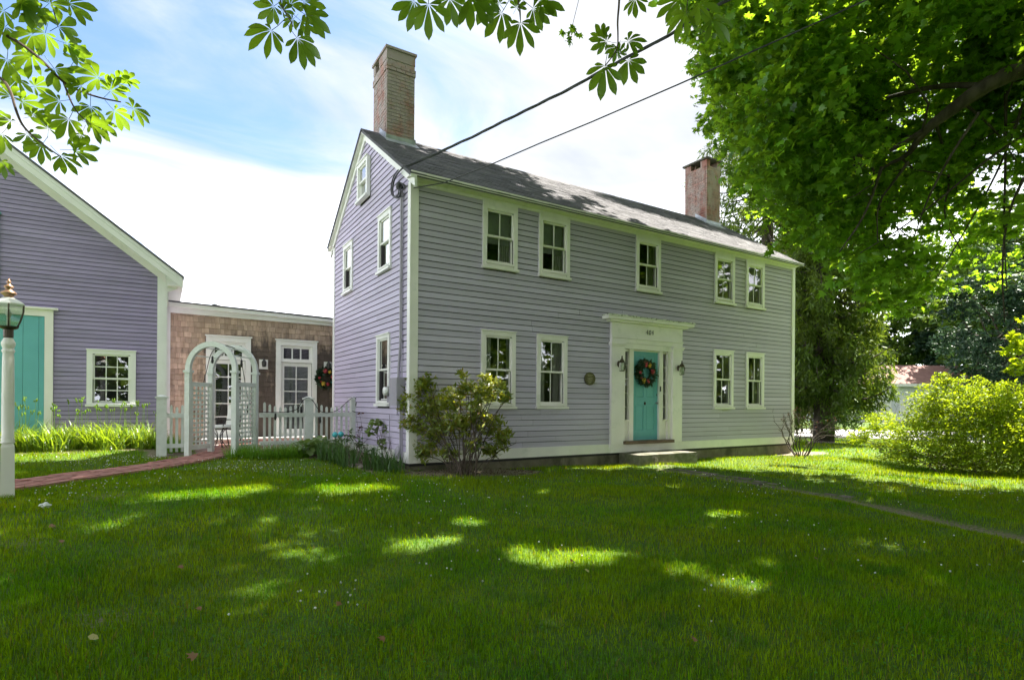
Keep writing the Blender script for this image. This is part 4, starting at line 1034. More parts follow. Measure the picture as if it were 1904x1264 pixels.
for i, (x, z, lab) in enumerate([(-1.538, 2.35, 'small black lamp on white block, shingled wall between the two glazed doors'), (.04, 2.36, 'small black lamp on white block above the flower wreath')]):
    t = thing('wall_lamp', lab, 'wall lamp', (x, YC - .03, z), 0, 'lamps on the shingled wall')
    MB().box(-.10, .10, -.02, .0, -.12, .12).build('mounting_block', M['trimw'], t)
    MB().lathe([(.01, .16), (.03, .10), (.06, .06), (.055, -.02), (.04, -.07)], (0, -.10, 0), 6).build('lamp_shade', M['black'], t)
    MB().tube([(0, -.02, .02), (0, -.06, .08), (0, -.10, .12)], .012).build('arm', M['black'], t)
wreath((-.01, YC - .03, 2.06), .26, 'red and green flower wreath on the cedar shingled wall', 0, 8)

# ================================================================== BARN
YB, XB = 5.3, -3.64
barn = thing('barn', 'lilac clapboard barn with big teal plank door and small paned window', 'barn', (-8.2, YB, .4))
BI = Matrix.Translation((8.2, -YB, -.4))
def BB(nm, mbx, mt, **k):
    o = mbx.build(nm, M[mt], barn, **k); o.matrix_parent_inverse = BI; return o
TB = lambda s, o, z: (s, YB - o, z)
BS = .757; zc = 4.137; xc = -3.795
def zbr(x): return zc + BS * (xc - x) if x > -8.2 else zc + BS * (x + 8.2 - (-8.2 - xc) * 0 + (xc + 8.2) - 0) - 0
RX = -8.2; ZR = zc + BS * (xc - RX)
def zu(x): return ZR - BS * abs(x - RX)          # underside line of the rake trim
XL = 2 * RX - XB
mb = MB(); wall_grid(mb, XL, XB, .2, 4.0, [(-4.89 - .03, -4.31 + .03, 1.38, 2.38)], TB, 0, -.12)
mb.prism([(XB, YB, 4.0), (XL, YB, 4.0), (XL, YB, zu(XL) + .1), (RX, YB, ZR + .1), (XB, YB, zu(XB) + .1)][::-1], (0, .12, 0))
mb.box(XB - .12, XB, YB + .12, 12, .2, 4.05); mb.box(XL, XB, 11.9, 12, .2, 4.05); mb.box(XL + .2, XB - .2, YB + .2, 11.8, .3, .4); mb.box(-5.5, -5.4, YB + .12, 8, .4, 4)
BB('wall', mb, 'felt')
cutB = [(-5.03 + .02, -4.18 - .02, 1.38, 2.40), (-8.0, -5.57 - .02, .2, 3.2), (-7.6, -6.43, 3.35, 5.0)]
def rakeB(z):
    if z < zu(XB) : return XL, XB
    w = (ZR + .02 - z) / BS; return RX - w, RX + w
nb0 = len(barn.children)
class _P: pass
def clap_barn():
    z = .5; n = 0; rnd = random.Random(5); h = .0885
    while z < ZR - .05:
        zt = z + h * 1.1; segs = [(-9.2, XB - .155)]
        for c in cutB:
            if z + h > c[2] and z < c[3]:
                ns = []
                for a, b in segs:
                    if c[1] <= a or c[0] >= b: ns.append((a, b)); continue
                    if c[0] > a: ns.append((a, c[0]))
                    if c[1] < b: ns.append((c[1], b))
                segs = ns
        for a, b in segs:
            l0, h0 = rakeB(z); l1, h1 = rakeB(zt); a0, b0, a1, b1 = max(a, l0), min(b, h0), max(a, l1), min(b, h1)
            if b0 - a0 < .04: continue
            if b1 < a1: a1 = b1 = (a1 + b1) / 2
            pr = .019 + rnd.uniform(-.002, .003); dz = rnd.uniform(-.002, .002)
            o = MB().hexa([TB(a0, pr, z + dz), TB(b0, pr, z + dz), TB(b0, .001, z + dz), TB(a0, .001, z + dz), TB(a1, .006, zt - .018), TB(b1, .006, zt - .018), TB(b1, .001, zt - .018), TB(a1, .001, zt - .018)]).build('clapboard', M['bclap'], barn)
            o.matrix_parent_inverse = BI; n += 1
        z += h
clap_barn()
m_ = MB(); z = .5   # far end of the wall, out of frame: boards joined
while z < 7: 
    w = (ZR + .02 - z) / BS; a, b = max(XL, RX - w), -9.2
    if b > a: m_.box(a, b, YB - .018, YB, z, z + .08)
    z += .0885
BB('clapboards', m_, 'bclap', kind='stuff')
BB('side_clapboards', MB().box(XB, XB + .012, YB, 12, .4, 4.0), 'clap')
BB('corner_board', MB().box(XB - .155, XB + .004, YB - .034, YB, .42, zu(XB) + .12), 'trimw'); BB('corner_board', MB().box(XB + .004, XB + .03, YB - .033, YB + .12, .42, 4.0), 'trimw')
# rake trim on the right slope (and mirrored)
for sg in (1, -1):
    X_ = lambda x: x if sg > 0 else 2 * RX - x
    def rk(nm, y0, y1, lo, hi, x_end, mt):
        q = [(X_(x_end), y0, zu(x_end) + lo), (X_(RX), y0, ZR + lo), (X_(RX), y0, ZR + hi), (X_(x_end), y0, zu(x_end) + hi)]
        BB(nm, MB().prism(q, (0, y1 - y0, 0)), mt)
    rk('rake_frieze', YB - .035, YB, 0.0, .30, XB, 'trim')
    rk('rake_soffit', YB - .30, YB - .035, .245, .262, -3.33, 'trimw')
    rk('rake_moulding', YB - .07, YB - .035, .19, .245, XB, 'trim')
    rk('rake_fascia', YB - .335, YB - .301, .11, .245, -3.33, 'trimw')
    rk('rake_fascia', YB - .350, YB - .301, .246, .33, -3.33, 'trimw')
    rk('roof', YB - .375, 12.3, .335, .38, -3.30, 'shing')
BB('eave_soffit', MB().box(XB + .03, -3.34, YB - .30, 12.2, 3.93, 3.96), 'trimw'); BB('eave_fascia', MB().box(-3.34, -3.315, YB - .33, 12.2, 3.93, 4.10), 'trimw')
mb = MB(); mb.box(XB + .031, XB + .05, YB, 12, 3.6, 3.93); BB('side_frieze', mb, 'trimw')
BB('cornice_return', MB().prism([(XB + .005, YB - .032, 3.80), (-3.345, YB - .032, 3.962), (-3.345, YB - .032, zu(-3.345) + .24), (XB + .005, YB - .032, zu(XB + .005) + .24)], (0, .10, 0)), 'trimw')
# window 12 lights
w_ = window(barn, (0, 0), 0, .85, 1.29, 1.405, 2.355, 2.47, ('trimw',), cols=3, rows=2, curtain='none', sides=.10)
w_.location = (-4.605, YB, 1.29); w_.matrix_parent_inverse = BI
# teal plank door with trim
mb = MB(); mb.box(-5.71, -5.575, YB - .05, YB, .42, 3.099); mb.box(-8.1, -5.575, YB - .05, YB, 3.10, 3.235); mb.box(-8.1, -7.97, YB - .05, YB, .42, 3.1); mb.box(-8.13, -5.50, YB - .10, YB, 3.236, 3.275)
BB('door_casing', mb, 'trim')
bd = BB('barn_door', MB().box(-7.97, -5.71, YB - .004, YB + .03, .42, 3.1), 'teal')
x = -7.96
while x < -5.72:
    w = random.uniform(.19, .27); x1 = min(x + w, -5.712); MB().box(x, x1 - .006, YB - .028 + random.uniform(-.003, .003), YB - .005, .44, 3.095).build('plank', M['teal'], bd); x = x1
mb = MB(); mb.box(-6.52, -6.41, YB - .05, YB, 3.36, 4.899); mb.box(-7.62, -6.41, YB - .05, YB, 4.9, 5.03); mb.box(-7.62, -7.50, YB - .05, YB, 3.36, 4.899); mb.box(-7.65, -6.38, YB - .09, YB, 5.031, 5.06)
BB('loft_door_casing', mb, 'teal')
x = -7.5
while x < -6.53: MB().box(x, x + .155, YB - .03, YB - .002, 3.36, 4.9).build('plank', M['teal'], bd); x += .163
BB('fieldstone_sill', MB().box(XL, XB, YB - .02, YB + .1, .2, .5), 'found')

# ================================================================== ARCH, FENCE, LAMP POST
AX = math.atan2(RT[1], RT[0])
a0 = P(345, 750, 10.5); base = np.array([a0[0], a0[1]]) + RT[:2] * .48 + FW[:2] * .33
gzb = float(gz(base[0], base[1]))
arch = thing('garden_arch', 'white wooden garden arch with lattice sides over brick path', 'arbor', (base[0], base[1], 0), AX)
aw, ad_, pw, pd = .480, .32, .088, .10
zcap, zb_, = 1.95, .30
for sx in (-1, 1):
    for sy in (-1, 1):
        yy = sy * ad_ + (0 if sy < 0 else 0); shift = .09 if sy > 0 else 0
        x0 = sx * (aw - pw / 2); MB().box(x0 - pw / 2 + shift, x0 + pw / 2 + shift, yy - pd / 2, yy + pd / 2, zb_, zcap - .002).build('post', M['fencew'], arch)
        MB().box(x0 - pw / 2 - .02 + shift, x0 + pw / 2 + .02 + shift, yy - pd / 2 - .02, yy + pd / 2 + .02, zcap, zcap + .045).build('post_cap', M['fencew'], arch)
for sy in (-1, 1):
    sh = .09 if sy > 0 else 0
    m = MB(); n = 24; ro, ri, hh = aw, aw - .085, 1.12
    for i in range(n):
        p = []
        for yy in (sy * ad_ - .035, sy * ad_ + .035):
            pass
        th0, th1 = math.pi * i / n, math.pi * (i + 1) / n
        c = lambda r, th, y: (r * math.cos(th) + sh, y, zcap + .046 + r * math.sin(th) * hh)
        y0, y1 = sy * ad_ - .04, sy * ad_ + .04
        m.hexa([c(ri, th0, y0), c(ri, th1, y0), c(ri, th1, y1), c(ri, th0, y1), c(ro, th0, y0), c(ro, th1, y0), c(ro, th1, y1), c(ro, th0, y1)])
    m.build('arch_rim', M['fencew'], arch)
for th in (35, 62, 90, 118, 145):
    m = MB(); r = aw - .045; x, z = r * math.cos(R(th)), zcap + .046 + r * math.sin(R(th)) * 1.12
    m.tube([(x, -ad_ + .04, z), (x + .09, ad_ - .04, z)], .012, 6); m.build('crossbar', M['fencew'], arch)
for sx in (-1, 1):
    x = sx * (aw - pw / 2)
    def lx(y): return x + .09 * (y + ad_) / (2 * ad_)
    ya, yb = -ad_ + pd / 2, ad_ - pd / 2
    for z0, z1 in ((1.70, 1.78), (.50, .585)):
        MB().hexa([(lx(ya) - .022, ya, z0), (lx(ya) + .022, ya, z0), (lx(yb) + .022, yb, z0), (lx(yb) - .022, yb, z0), (lx(ya) - .022, ya, z1), (lx(ya) + .022, ya, z1), (lx(yb) + .022, yb, z1), (lx(yb) - .022, yb, z1)]).build('rail', M['fencew'], arch)
    for k in range(5):
        y = ya + (yb - ya) * (k + .5) / 5; MB().box(lx(y) - .002, lx(y) + .012, y - .019, y + .019, .586, 1.699).build('lattice_slat', M['fencew'], arch)
    z = .63
    while z < 1.67:
        MB().hexa([(lx(ya) - .014, ya, z), (lx(ya) - .003, ya, z), (lx(yb) - .003, yb, z), (lx(yb) - .014, yb, z), (lx(ya) - .014, ya, z + .036), (lx(ya) - .003, ya, z + .036), (lx(yb) - .003, yb, z + .036), (lx(yb) - .014, yb, z + .036)]).build('lattice_slat', M['fencew'], arch)
        z += .088

YF = 3.3
def fence(x0, x1, posts, label, group, swag):
    t = thing('picket_fence', label, 'fence', ((x0 + x1) / 2, YF, .38), 0, group); IV = Matrix.Translation((-(x0 + x1) / 2, -YF, -.38))
    def fb(nm, m, mt='fencew'):
        o = m.build(nm, M[mt], t); o.matrix_parent_inverse = IV; return o
    for p in posts:
        w = .085 if len(p) < 2 else p[1]
        o = fb('post', MB().box(p[0] - w, p[0] + w, YF - w, YF + w, .25, 1.47))
        fb('post_cap', MB().box(p[0] - w - .025, p[0] + w + .025, YF - w - .025, YF + w + .025, 1.471, 1.50).hexa([(p[0] - w - .01, YF - w - .01, 1.5), (p[0] + w + .01, YF - w - .01, 1.5), (p[0] + w + .01, YF + w + .01, 1.5), (p[0] - w - .01, YF + w + .01, 1.5), (p[0] - .02, YF - .02, 1.54), (p[0] + .02, YF - .02, 1.54), (p[0] + .02, YF + .02, 1.54), (p[0] - .02, YF + .02, 1.54)]))
    ed = [x0] + [p[0] for p in posts if x0 < p[0] < x1] + [x1]
    for a, b in zip(ed[:-1], ed[1:]):
        fb('rail', MB().box(a + .06, b - .06, YF - .055, YF - .016, 1.095, 1.185)); fb('rail', MB().box(a + .06, b - .06, YF - .055, YF - .016, .52, .60))
        n = max(2, int(round((b - a - .2) / .107)))
        for k in range(n):
            x = a + .11 + (b - a - .22) * (k + .5) / n; u = (k + .5) / n; zt = 1.30 + swag * (abs(2 * u - 1) ** 1.6) * .13
            fb('picket', MB().prism([(x - .024, YF - .015, .44), (x + .024, YF - .015, .44), (x + .024, YF - .015, zt - .03), (x + .010, YF - .015, zt), (x - .010, YF - .015, zt), (x - .024, YF - .015, zt - .03)], (0, .022, 0)))
fence(-2.05, .0, [(-1.01,), (0.0 - .03, .075)], 'white picket fence between garden arch and the house gable wall', 'white picket fences', 1)
fence(-3.70, -3.20, [(-3.70,)], 'short white picket fence between barn corner and garden arch', 'white picket fences', .6)
# string lights draped over arch and fence
t = thing('string_lights', 'black string light cable with bulbs draped over arch and fence', 'string lights', (-1.6, YF, 1.3)); IV = Matrix.Translation((1.6, -YF, -1.3))
sl_pts = [P(378, 712, 10.9), P(384, 690, 10.9), P(392, 655, 10.9), P(405, 645, 10.7), P(428, 642, 10.9), P(447, 655, 11.0), P(452, 690, 11.0), P(458, 725, 11.1), P(463, 750, 11.3), P(478, 765, 11.5), PY(512, 767, YF - .07), PY(552, 764, YF - .07), PY(560, 748, YF - .1), PY(571, 737, YF - .11), PY(583, 745, YF - .1), PY(592, 763, YF - .08), PY(605, 768, YF - .07), PY(628, 764, YF - .07), PY(650, 742, YF - .1), PY(660, 737, YF - .11), PY(664, 748, YF - .1), PY(666, 768, YF - .09), PY(655, 764, YF - .09)]
o = MB().tube(chaikin(sl_pts, 2), .007, 5).build('cable', M['black'], t); o.matrix_parent_inverse = IV
for q in [P(395, 664, 10.9), P(449, 671, 11.0), P(461, 756, 11.3), PY(512, 770, YF - .09), PY(560, 757, YF - .11), PY(595, 776, YF - .1), PY(663, 746, YF - .12)]:
    o = MB().lathe([(.012, .02), (.020, 0), (.020, -.04), (.028, -.07), (.02, -.11), (.006, -.125)], q, 8).build('bulb', M['bulb'], t, smooth=True); o.matrix_parent_inverse = IV

# lamp post
lb_ = P(13.5, 925, 6.5); lx_, ly_ = lb_[0], lb_[1]; lz = float(gz(lx_, ly_)) - .02
t = thing('lamp_post', 'white turned wooden lamp post with glass lantern beside brick path', 'lamp post', (lx_, ly_, lz), R(10))
m = MB(); b = .067; m.hexa([(-b, -b, -.2), (b, -b, -.2), (b, b, -.2), (-b, b, -.2), (-b * .90, -b * .90, .60), (b * .90, -b * .90, .60), (b * .90, b * .90, .60), (-b * .90, b * .90, .60)])
m.hexa([(-b * .9, -b * .9, .60), (b * .9, -b * .9, .60), (b * .9, b * .9, .60), (-b * .9, b * .9, .60), (-b * .60, -b * .60, .665), (b * .60, -b * .60, .665), (b * .60, b * .60, .665), (-b * .60, b * .60, .665)])
m.build('base_block', M['trim'], t)
prof = [(.075, .64), (.079, .655), (.073, .67), (.069, .675), (.076, .69), (.070, .705), (.066, .71), (.073, .725), (.067, .74), (.069, .9), (.068, 1.3), (.064, 1.62), (.060, 1.68), (.071, 1.70), (.073, 1.715), (.060, 1.73), (.062, 1.74), (.076, 1.775), (.078, 1.80), (.055, 1.85), (.045, 1.86)]
m = MB().lathe([(r * .84, z) for r, z in prof], (0, 0, 0), 24); m.build('shaft', M['trim'], t, smooth=True)
m = MB().lathe([(.040, 1.86), (.048, 1.87), (.048, 1.955), (.085, 1.97), (.092, 1.985), (.10, 1.99)], (0, 0, 0), 12); m.build('collar', M['bronze'], t)
lan = MB().lathe([(.088, 1.99), (.118, 2.06), (.148, 2.17), (.150, 2.235), (.143, 2.245)], (0, 0, 0), 6).build('lantern_glass', M['lampglass'], t)
m = MB()
for k in range(6):
    a = 2 * math.pi * (k + .5) / 6; c = lambda r, z: (r * math.cos(a), r * math.sin(a), z)
    m.tube([c(.090, 1.99), c(.120, 2.06), c(.150, 2.17), c(.152, 2.24)], .0085, 5)
m.build('lantern_frame', M['bronze'], t)
m = MB().lathe([(.158, 2.235), (.162, 2.25), (.135, 2.275), (.075, 2.31), (.05, 2.325)], (0, 0, 0), 6); m.build('lantern_roof', M['trimw'], t)
m = MB().lathe([(.040, 2.325), (.045, 2.345), (.075, 2.37), (.07, 2.385), (.035, 2.41), (.028, 2.43), (.048, 2.447), (.04, 2.46), (.018, 2.475), (.014, 2.49), (.024, 2.505), (.012, 2.525), (.004, 2.545)], (0, 0, 0), 16); m.build('finial', M['copper'], t, smooth=True)
m = MB().tube([(0, 0, 1.99), (0, 0, 2.10)], .018, 8); m.ball((0, 0, 2.14), .028, 1, 1, 1.6); m.build('bulb', M['trimw'], t, smooth=True)

# patio chair and side table behind the arch
cq = P(418, 800, 12.4); t = thing('patio_chair', 'black wrought iron patio chair with white cushion beyond the arch', 'chair', (cq[0], cq[1], .40), R(-60))
f = MB()
for sx in (-.22, .22):
    f.tube([(sx, -.22, 0), (sx, -.20, .42), (sx, .18, .40), (sx, .26, 0)], .012, 6); f.tube([(sx, .18, .40), (sx, .28, .90)], .012, 6); f.tube([(sx, -.2, .42), (sx, -.18, .62), (sx, .22, .62)], .011, 6)
f.tube([(-.22, .28, .90), (0, .29, .93), (.22, .28, .90)], .012, 6); f.build('frame', M['black'], t)
MB().box(-.21, .21, -.2, .2, .42, .50).build('seat_cushion', M['cushion'], t)
MB().hexa([(-.20, .16, .50), (.20, .16, .50), (.20, .22, .50), (-.20, .22, .50), (-.20, .24, .95), (.20, .24, .95), (.20, .31, .95), (-.20, .31, .95)]).build('back_cushion', M['cushion'], t)
cq = P(407, 812, 12.0); t = thing('iron_side_table', 'small wrought iron side table standing on patio bricks', 'table', (cq[0], cq[1], .40))
f = MB()
for k in range(4):
    a = k * math.pi / 2 + .4; c, s = math.cos(a), math.sin(a); f.tube(chaikin([(.2 * c, .2 * s, 0), (.1 * c, .1 * s, .12), (.02 * c, .02 * s, .25), (.12 * c, .12 * s, .40), (.2 * c, .2 * s, .46)], 1), .009, 5)
f.build('legs', M['black'], t); MB().lathe([(.24, .46), (.25, .47), (.24, .48)], (0, 0, 0), 20).build('top', M['cushion'], t)
for i, (q, lab) in enumerate([((623, 808, 11.4), 'left turquoise glass ball in the flower bed by the fence'), ((634, 807, 11.3), 'right turquoise glass ball in the flower bed by the fence')]):
    p = P(*q); t = thing('glass_garden_ball', lab, 'garden ornament', (p[0], p[1], float(gz(p[0], p[1]))), 0, 'turquoise glass balls in the bed')
    MB().tube([(0, 0, -.05), (0, 0, p[2] - float(gz(p[0], p[1])) - .04)], .008, 5).build('stake', M['black'], t)
    MB().ball((0, 0, p[2] - float(gz(p[0], p[1]))), .058, seg=14, rings=9).build('ball', M['turq'], t, smooth=True)
for i, (px, py, s, lab) in enumerate([(660, 868, .13, 'flat reddish edging stone, left of two at the flower bed'), (675, 871, .12, 'flat grey edging stone, right of two at the flower bed'), (497, 846, .11, 'small pale stone at the edge of the grassy clumps')]):
    q = G(px, py); bmv = bmesh.new(); bmesh.ops.create_icosphere(bmv, subdivisions=2, radius=1)
    for v in bmv.verts: v.co *= 1 + random.uniform(-.12, .12); v.co = Vector((v.co.x * s, v.co.y * s * .7, v.co.z * s * .42))
    me = bpy.data.meshes.new('edging_stone'); bmv.to_mesh(me); bmv.free(); o = link('edging_stone', me, M['edgest']); o.location = (q[0], q[1], q[2] + s * .15); tag(o, lab, 'stone', 'edging stones')

# ================================================================== DISTANT BUILDINGS
g0 = P(1700, 745, 46); garage = thing('garage', 'pale blue-grey garage with rust brown roof behind the bushes', 'garage', (g0[0], g0[1], -.2), AX)
gzz = -.2
MB().box(-6.0, 7.0, 0, 6, 0, 3.2).build('wall', M['gwall'], garage)
MB().box(-6.3, 7.3, -.45, -.38, 3.18, 3.42).build('fascia', M['trimw'], garage)
m = MB(); m.prism([(-6.3, -.4, 3.40), (-6.3, 3, 5.15), (-6.3, 6.4, 3.40), (-6.3, 3, 5.0)], (13.6, 0, 0)); m.build('roof', M['groof'], garage)
m = MB(); m.prism([(-6.0, 0, 3.2), (-6.0, 3, 4.98), (-6.0, 6, 3.2)], (.1, 0, 0)); m.prism([(6.9, 0, 3.2), (6.9, 3, 4.98), (6.9, 6, 3.2)], (.1, 0, 0)); m.build('gable', M['gwall'], garage)
for x in (-4.5, -1.2): MB().box(x, x + 2.6, -.05, 0, .1, 2.4).build('garage_door', M['trimw'], garage)
g0 = P(398, 600, 34); nb = thing('far_house', 'grey shingled roof peak showing above the cedar wing', 'house', (g0[0], g0[1], .3), AX)
MB().box(-2.5, 2.5, 0, 5, 0, 5.2).build('wall', M['gwall'], nb)
zt_ = P(400, 564, 34)[2] - .3
m = MB(); m.prism([(-1.0, 0, zt_ - .5), (0, 0, zt_), (1.0, 0, zt_ - .5)], (0, 5, 0)); m.prism([(-2.8, -.2, 5.2), (2.8, -.2, 5.2), (0, -.2, zt_ - .05)], (0, 5.4, 0)) if False else None
m.build('roof', M['shing'], nb)
MB().box(-1.0, 1.0, .2, 4.8, 5.2, zt_ - .49).build('cupola', M['gwall'], nb)

# ================================================================== VEGETATION
def blades(name, base, length, width, lean, rng, mat, parent=None, segs=4, droop=1.0, kind=None, up=1.0):
    """base (n,3); arching strap leaves"""
    n = len(base); L_ = np.broadcast_to(length, (n,)).astype(float); w = np.broadcast_to(width, (n,)).astype(float)
    a = rng.random(n) * 2 * np.pi; D = np.stack([np.cos(a), np.sin(a), np.zeros(n)], -1); S = np.stack([-np.sin(a), np.cos(a), np.zeros(n)], -1)
    th0 = lean * rng.random(n); V = []
    pos = base.copy(); ang = th0.copy()
    for i in range(segs + 1):
        t = i / segs; ww = w * (1 - t ** 2.2) * .5 + w * .03
        V.append(pos - S * ww[:, None]); V.append(pos + S * ww[:, None])
        st = L_ / segs; pos = pos + (D * np.sin(ang)[:, None] + np.array([0, 0, 1.]) * np.cos(ang)[:, None]) * st[:, None]
        ang = ang + droop * (0.25 + .45 * rng.random(n)) * (1.4 if i > 1 else .8) / segs * 2.2
    V = np.stack(V, 1); k = 2 * (segs + 1)
    f = [];
    for i in range(segs): b = 2 * i; f += [(b, b + 1, b + 3), (b, b + 3, b + 2)]
    F = np.array(f)[None] + (np.arange(n) * k)[:, None, None]
    return fastmesh(name, V.reshape(-1, 3), F.reshape(-1, 3), mat, parent, kind)

def limb(mb, a, b, r0, r1, rng, wob=.06, n=7, seg=6, sag=0.0):
    a, b = np.array(a, float), np.array(b, float); ln = np.linalg.norm(b - a); pts = []
    o = rng.normal(size=3) * wob * ln; o2 = rng.normal(size=3) * wob * ln * .5
    for i in range(n):
        t = i / (n - 1); p = a * (1 - t) + b * t + o * math.sin(math.pi * t) + o2 * math.sin(2 * math.pi * t); p[2] -= sag * math.sin(math.pi * t); pts.append(p)
    mb.tube(pts, [r0 * (1 - t_) + r1 * t_ for t_ in np.linspace(0, 1, n)], seg, cap=False)
    return pts
def spray_leaves(rng, c, r, nt, nl, size, flat=.55, shell=.35, zsq=.7):
    """leaf centres and normals for nt twigs in a blob"""
    tw = blobpts(rng, c, (r, r, r * zsq), nt, shell)
    C = np.repeat(tw, nl, 0) + rng.normal(size=(nt * nl, 3)) * np.array([.17, .17, .07]) * r * .9
    Nn = np.array([0, 0, 1.]) + rng.normal(size=C.shape) * flat
    return C, Nn, size * (.65 + .6 * rng.random(len(C)))

# openings in the crowns through which the sun reaches the lawn
SUNV = np.array(sd); SUNV = SUNV / np.linalg.norm(SUNV)
HOLES = [(G(a, b), r) for a, b, r in ((975, 1030, .30), (1030, 1036, .34), (1090, 1038, .36), (1150, 1035, .26), (1375, 1085, .27), (1345, 1078, .2), (1400, 1100, .2), (1335, 957, .26), (1370, 958, .2), (1415, 1055, .20), (330, 924, .40), (400, 918, .45), (460, 911, .40), (655, 910, .45), (700, 912, .25),
    (870, 972, .26), (780, 1012, .30), (820, 1005, .25), (1035, 1165, .13), (600, 908, .3), (950, 872, .35), (1010, 868, .3), (1360, 870, .35), (1450, 872, .5), (1550, 868, .5), (1640, 890, .6), (1500, 880, .3), (1760, 905, .5), (1850, 900, .6), (1700, 880, .4), (1250, 905, .2), (1780, 1100, .15))] + [(P(905, 735, 9.5), .42), (P(845, 730, 9.7), .25)]
_r = random.Random(4)
HOLES += [(G(_r.uniform(250, 1850), _r.uniform(895, 1120)), _r.uniform(.07, .17)) for _ in range(16)]
def clearline(a, b):
    t = np.linspace(0, 1, 14)[:, None]; return sunlit(np.array(a) * (1 - t) + np.array(b) * t).all()
def sunlit(C, pad=0.0):
    k = np.ones(len(C), bool)
    for g_, r_ in HOLES:
        d = C - g_; t = d @ SUNV; q = np.linalg.norm(d - t[:, None] * SUNV, axis=1); k &= ~((q < (r_ + pad) * (.9 + .2 * np.sin(C[:, 0] * 9 + C[:, 1] * 7))) & (t > .3))
    return k
# ---- big maple on the right
rng = np.random.default_rng(11)
MX, MY = 8.6, -7.0
maple = thing('maple_tree', 'big maple with dense green crown hanging over the lawn and roof end', 'tree', (MX, MY, 0))
MI = Matrix.Translation((-MX, -MY, 0))
def allow_maple(c, r):
    px, py, z = (v[0] for v in PROJ(c))
    if z < .3: return True
    rp = FPX * r / z * .85
    if py + rp < -8 or px - rp > 1930: return z > 1.5
    if px + rp < -20: return True
    if z < 6.0: return False
    xm = np.interp(py, [0, 90, 160, 230, 300, 360, 430, 500, 600], [1262, 1268, 1285, 1290, 1342, 1370, 1440, 1510, 1600])
    ym = np.interp(px, [1270, 1330, 1400, 1480, 1560, 1650, 1750, 1904], [255, 350, 440, 500, 560, 600, 600, 560])
    return px - rp > xm and py + rp < ym
vis = []; hid = []
tries = 0
while len(vis) < 410 and tries < 20000:
    tries += 1
    px = rng.uniform(1265, 1960); py = rng.uniform(-40, 610); d = rng.uniform(8.0, 14.5) + (1.4 if px > 1580 and py > 90 else 0); r = rng.uniform(.32, .72) if px < 1400 else rng.uniform(.45, .85)
    # thinner in the lower right, where the sky shows between the boughs
    if px > 1560 and py > 330 and rng.random() < .30: continue
    c = P(px, py, d)
    if c[0] > 11.8 and c[1] > -5.5: continue
    if np.hypot((c[0] - MX) / 8.5, (c[1] - MY) / 8.0) > 1: continue
    if allow_maple(c, r): vis.append((c, r))
tries = 0
while len(hid) < 330 and tries < 20000:
    tries += 1
    d = rng.normal(size=3); d /= np.linalg.norm(d); u = rng.random() ** .45
    c = np.array([MX - .5, MY + .9, 11.0]) + d * u * np.array([8.4, 9.6, 6.8]); r = rng.uniform(.8, 1.3)
    px, py, z = (v[0] for v in PROJ(c)); rp = FPX * r / max(z, .3)
    if z > .3 and -rp < px < 1904 + rp and -rp < py < 1264 + rp: continue
    if np.linalg.norm(c - CAM) < 3.2: continue
    if c[0] > 8.6 and c[1] > -5.2: continue
    hid.append((c, r))
tries = 0; nroof = 0   # unseen top of the crown, added to shade the street side of the roof
while nroof < 46 and tries < 4000:
    tries += 1
    c = np.array([rng.uniform(4.0, 10.5), rng.uniform(-1.5, 2.6), rng.uniform(11.5, 15.5)]); r = rng.uniform(.6, 1.0)
    px, py, z = (v[0] for v in PROJ(c)); rp = FPX * r / z
    if py + rp > 0 and not allow_maple(c, r): continue
    hid.append((c, r)); nroof += 1
Cs, Ns, Ss = [], [], []
for c, r in vis:
    a, b, s = spray_leaves(rng, c, r, int(9 + 9 * r), 13, .135, .6); Cs.append(a); Ns.append(b); Ss.append(s)
C = np.concatenate(Cs); Nn = np.concatenate(Ns); S = np.concatenate(Ss); k_ = sunlit(C); C, Nn, S = C[k_], Nn[k_], S[k_]
hd = rng.normal(size=C.shape); hd[:, 2] -= 1.1
V, F = place(LEAF_MAPLE, C, Nn, S, rng, hd)
o = fastmesh('crown', V, F, M['maple'], maple, kind='stuff'); o.matrix_parent_inverse = MI
print('maple leaves', len(C), len(vis), len(hid))
Cs, Ns, Ss = [], [], []
for c, r in hid:
    a, b, s = spray_leaves(rng, c, r, 15, 10, .235, .6); Cs.append(a); Ns.append(b); Ss.append(s)
C = np.concatenate(Cs); Nn = np.concatenate(Ns); S = np.concatenate(Ss); k_ = sunlit(C, .045); C, Nn, S = C[k_], Nn[k_], S[k_]
V, F = place(LEAF_WIDE, C, Nn, S, rng)
o = fastmesh('crown', V, F, M['maple'], maple, kind='stuff'); o.matrix_parent_inverse = MI
def mpart(nm, m):
    o = m.build(nm, M['bark'], maple, smooth=True); o.matrix_parent_inverse = MI; return o
m = MB(); limb(m, (MX, MY, -.3), (MX - .1, MY + .2, 4.2), .46, .36, rng, .01, 8, 12); m.lathe([(.75, -.2), (.58, .12), (.47, .5)], (MX, MY, 0), 12); mpart('trunk', m)
m = MB(); main = [(np.array([MX - .1, MY + .2, 3.6]), P(1985, 90, 9.6)), (np.array([MX, MY, 3.9]), np.array([MX + 2, MY - 2, 11])), (np.array([MX, MY, 4.0]), np.array([MX - 2.2, MY - 5.0, 11.5])), (np.array([MX, MY + .1, 4.0]), np.array([MX + 4.0, MY + 3.0, 12.5])), (np.array([MX - .1, MY + .2, 4.1]), np.array([MX + 1, MY - .6, 15.5]))]
for a, b in main[1:]: limb(m, a, b, .22, .07, rng, .05, 9, 8)
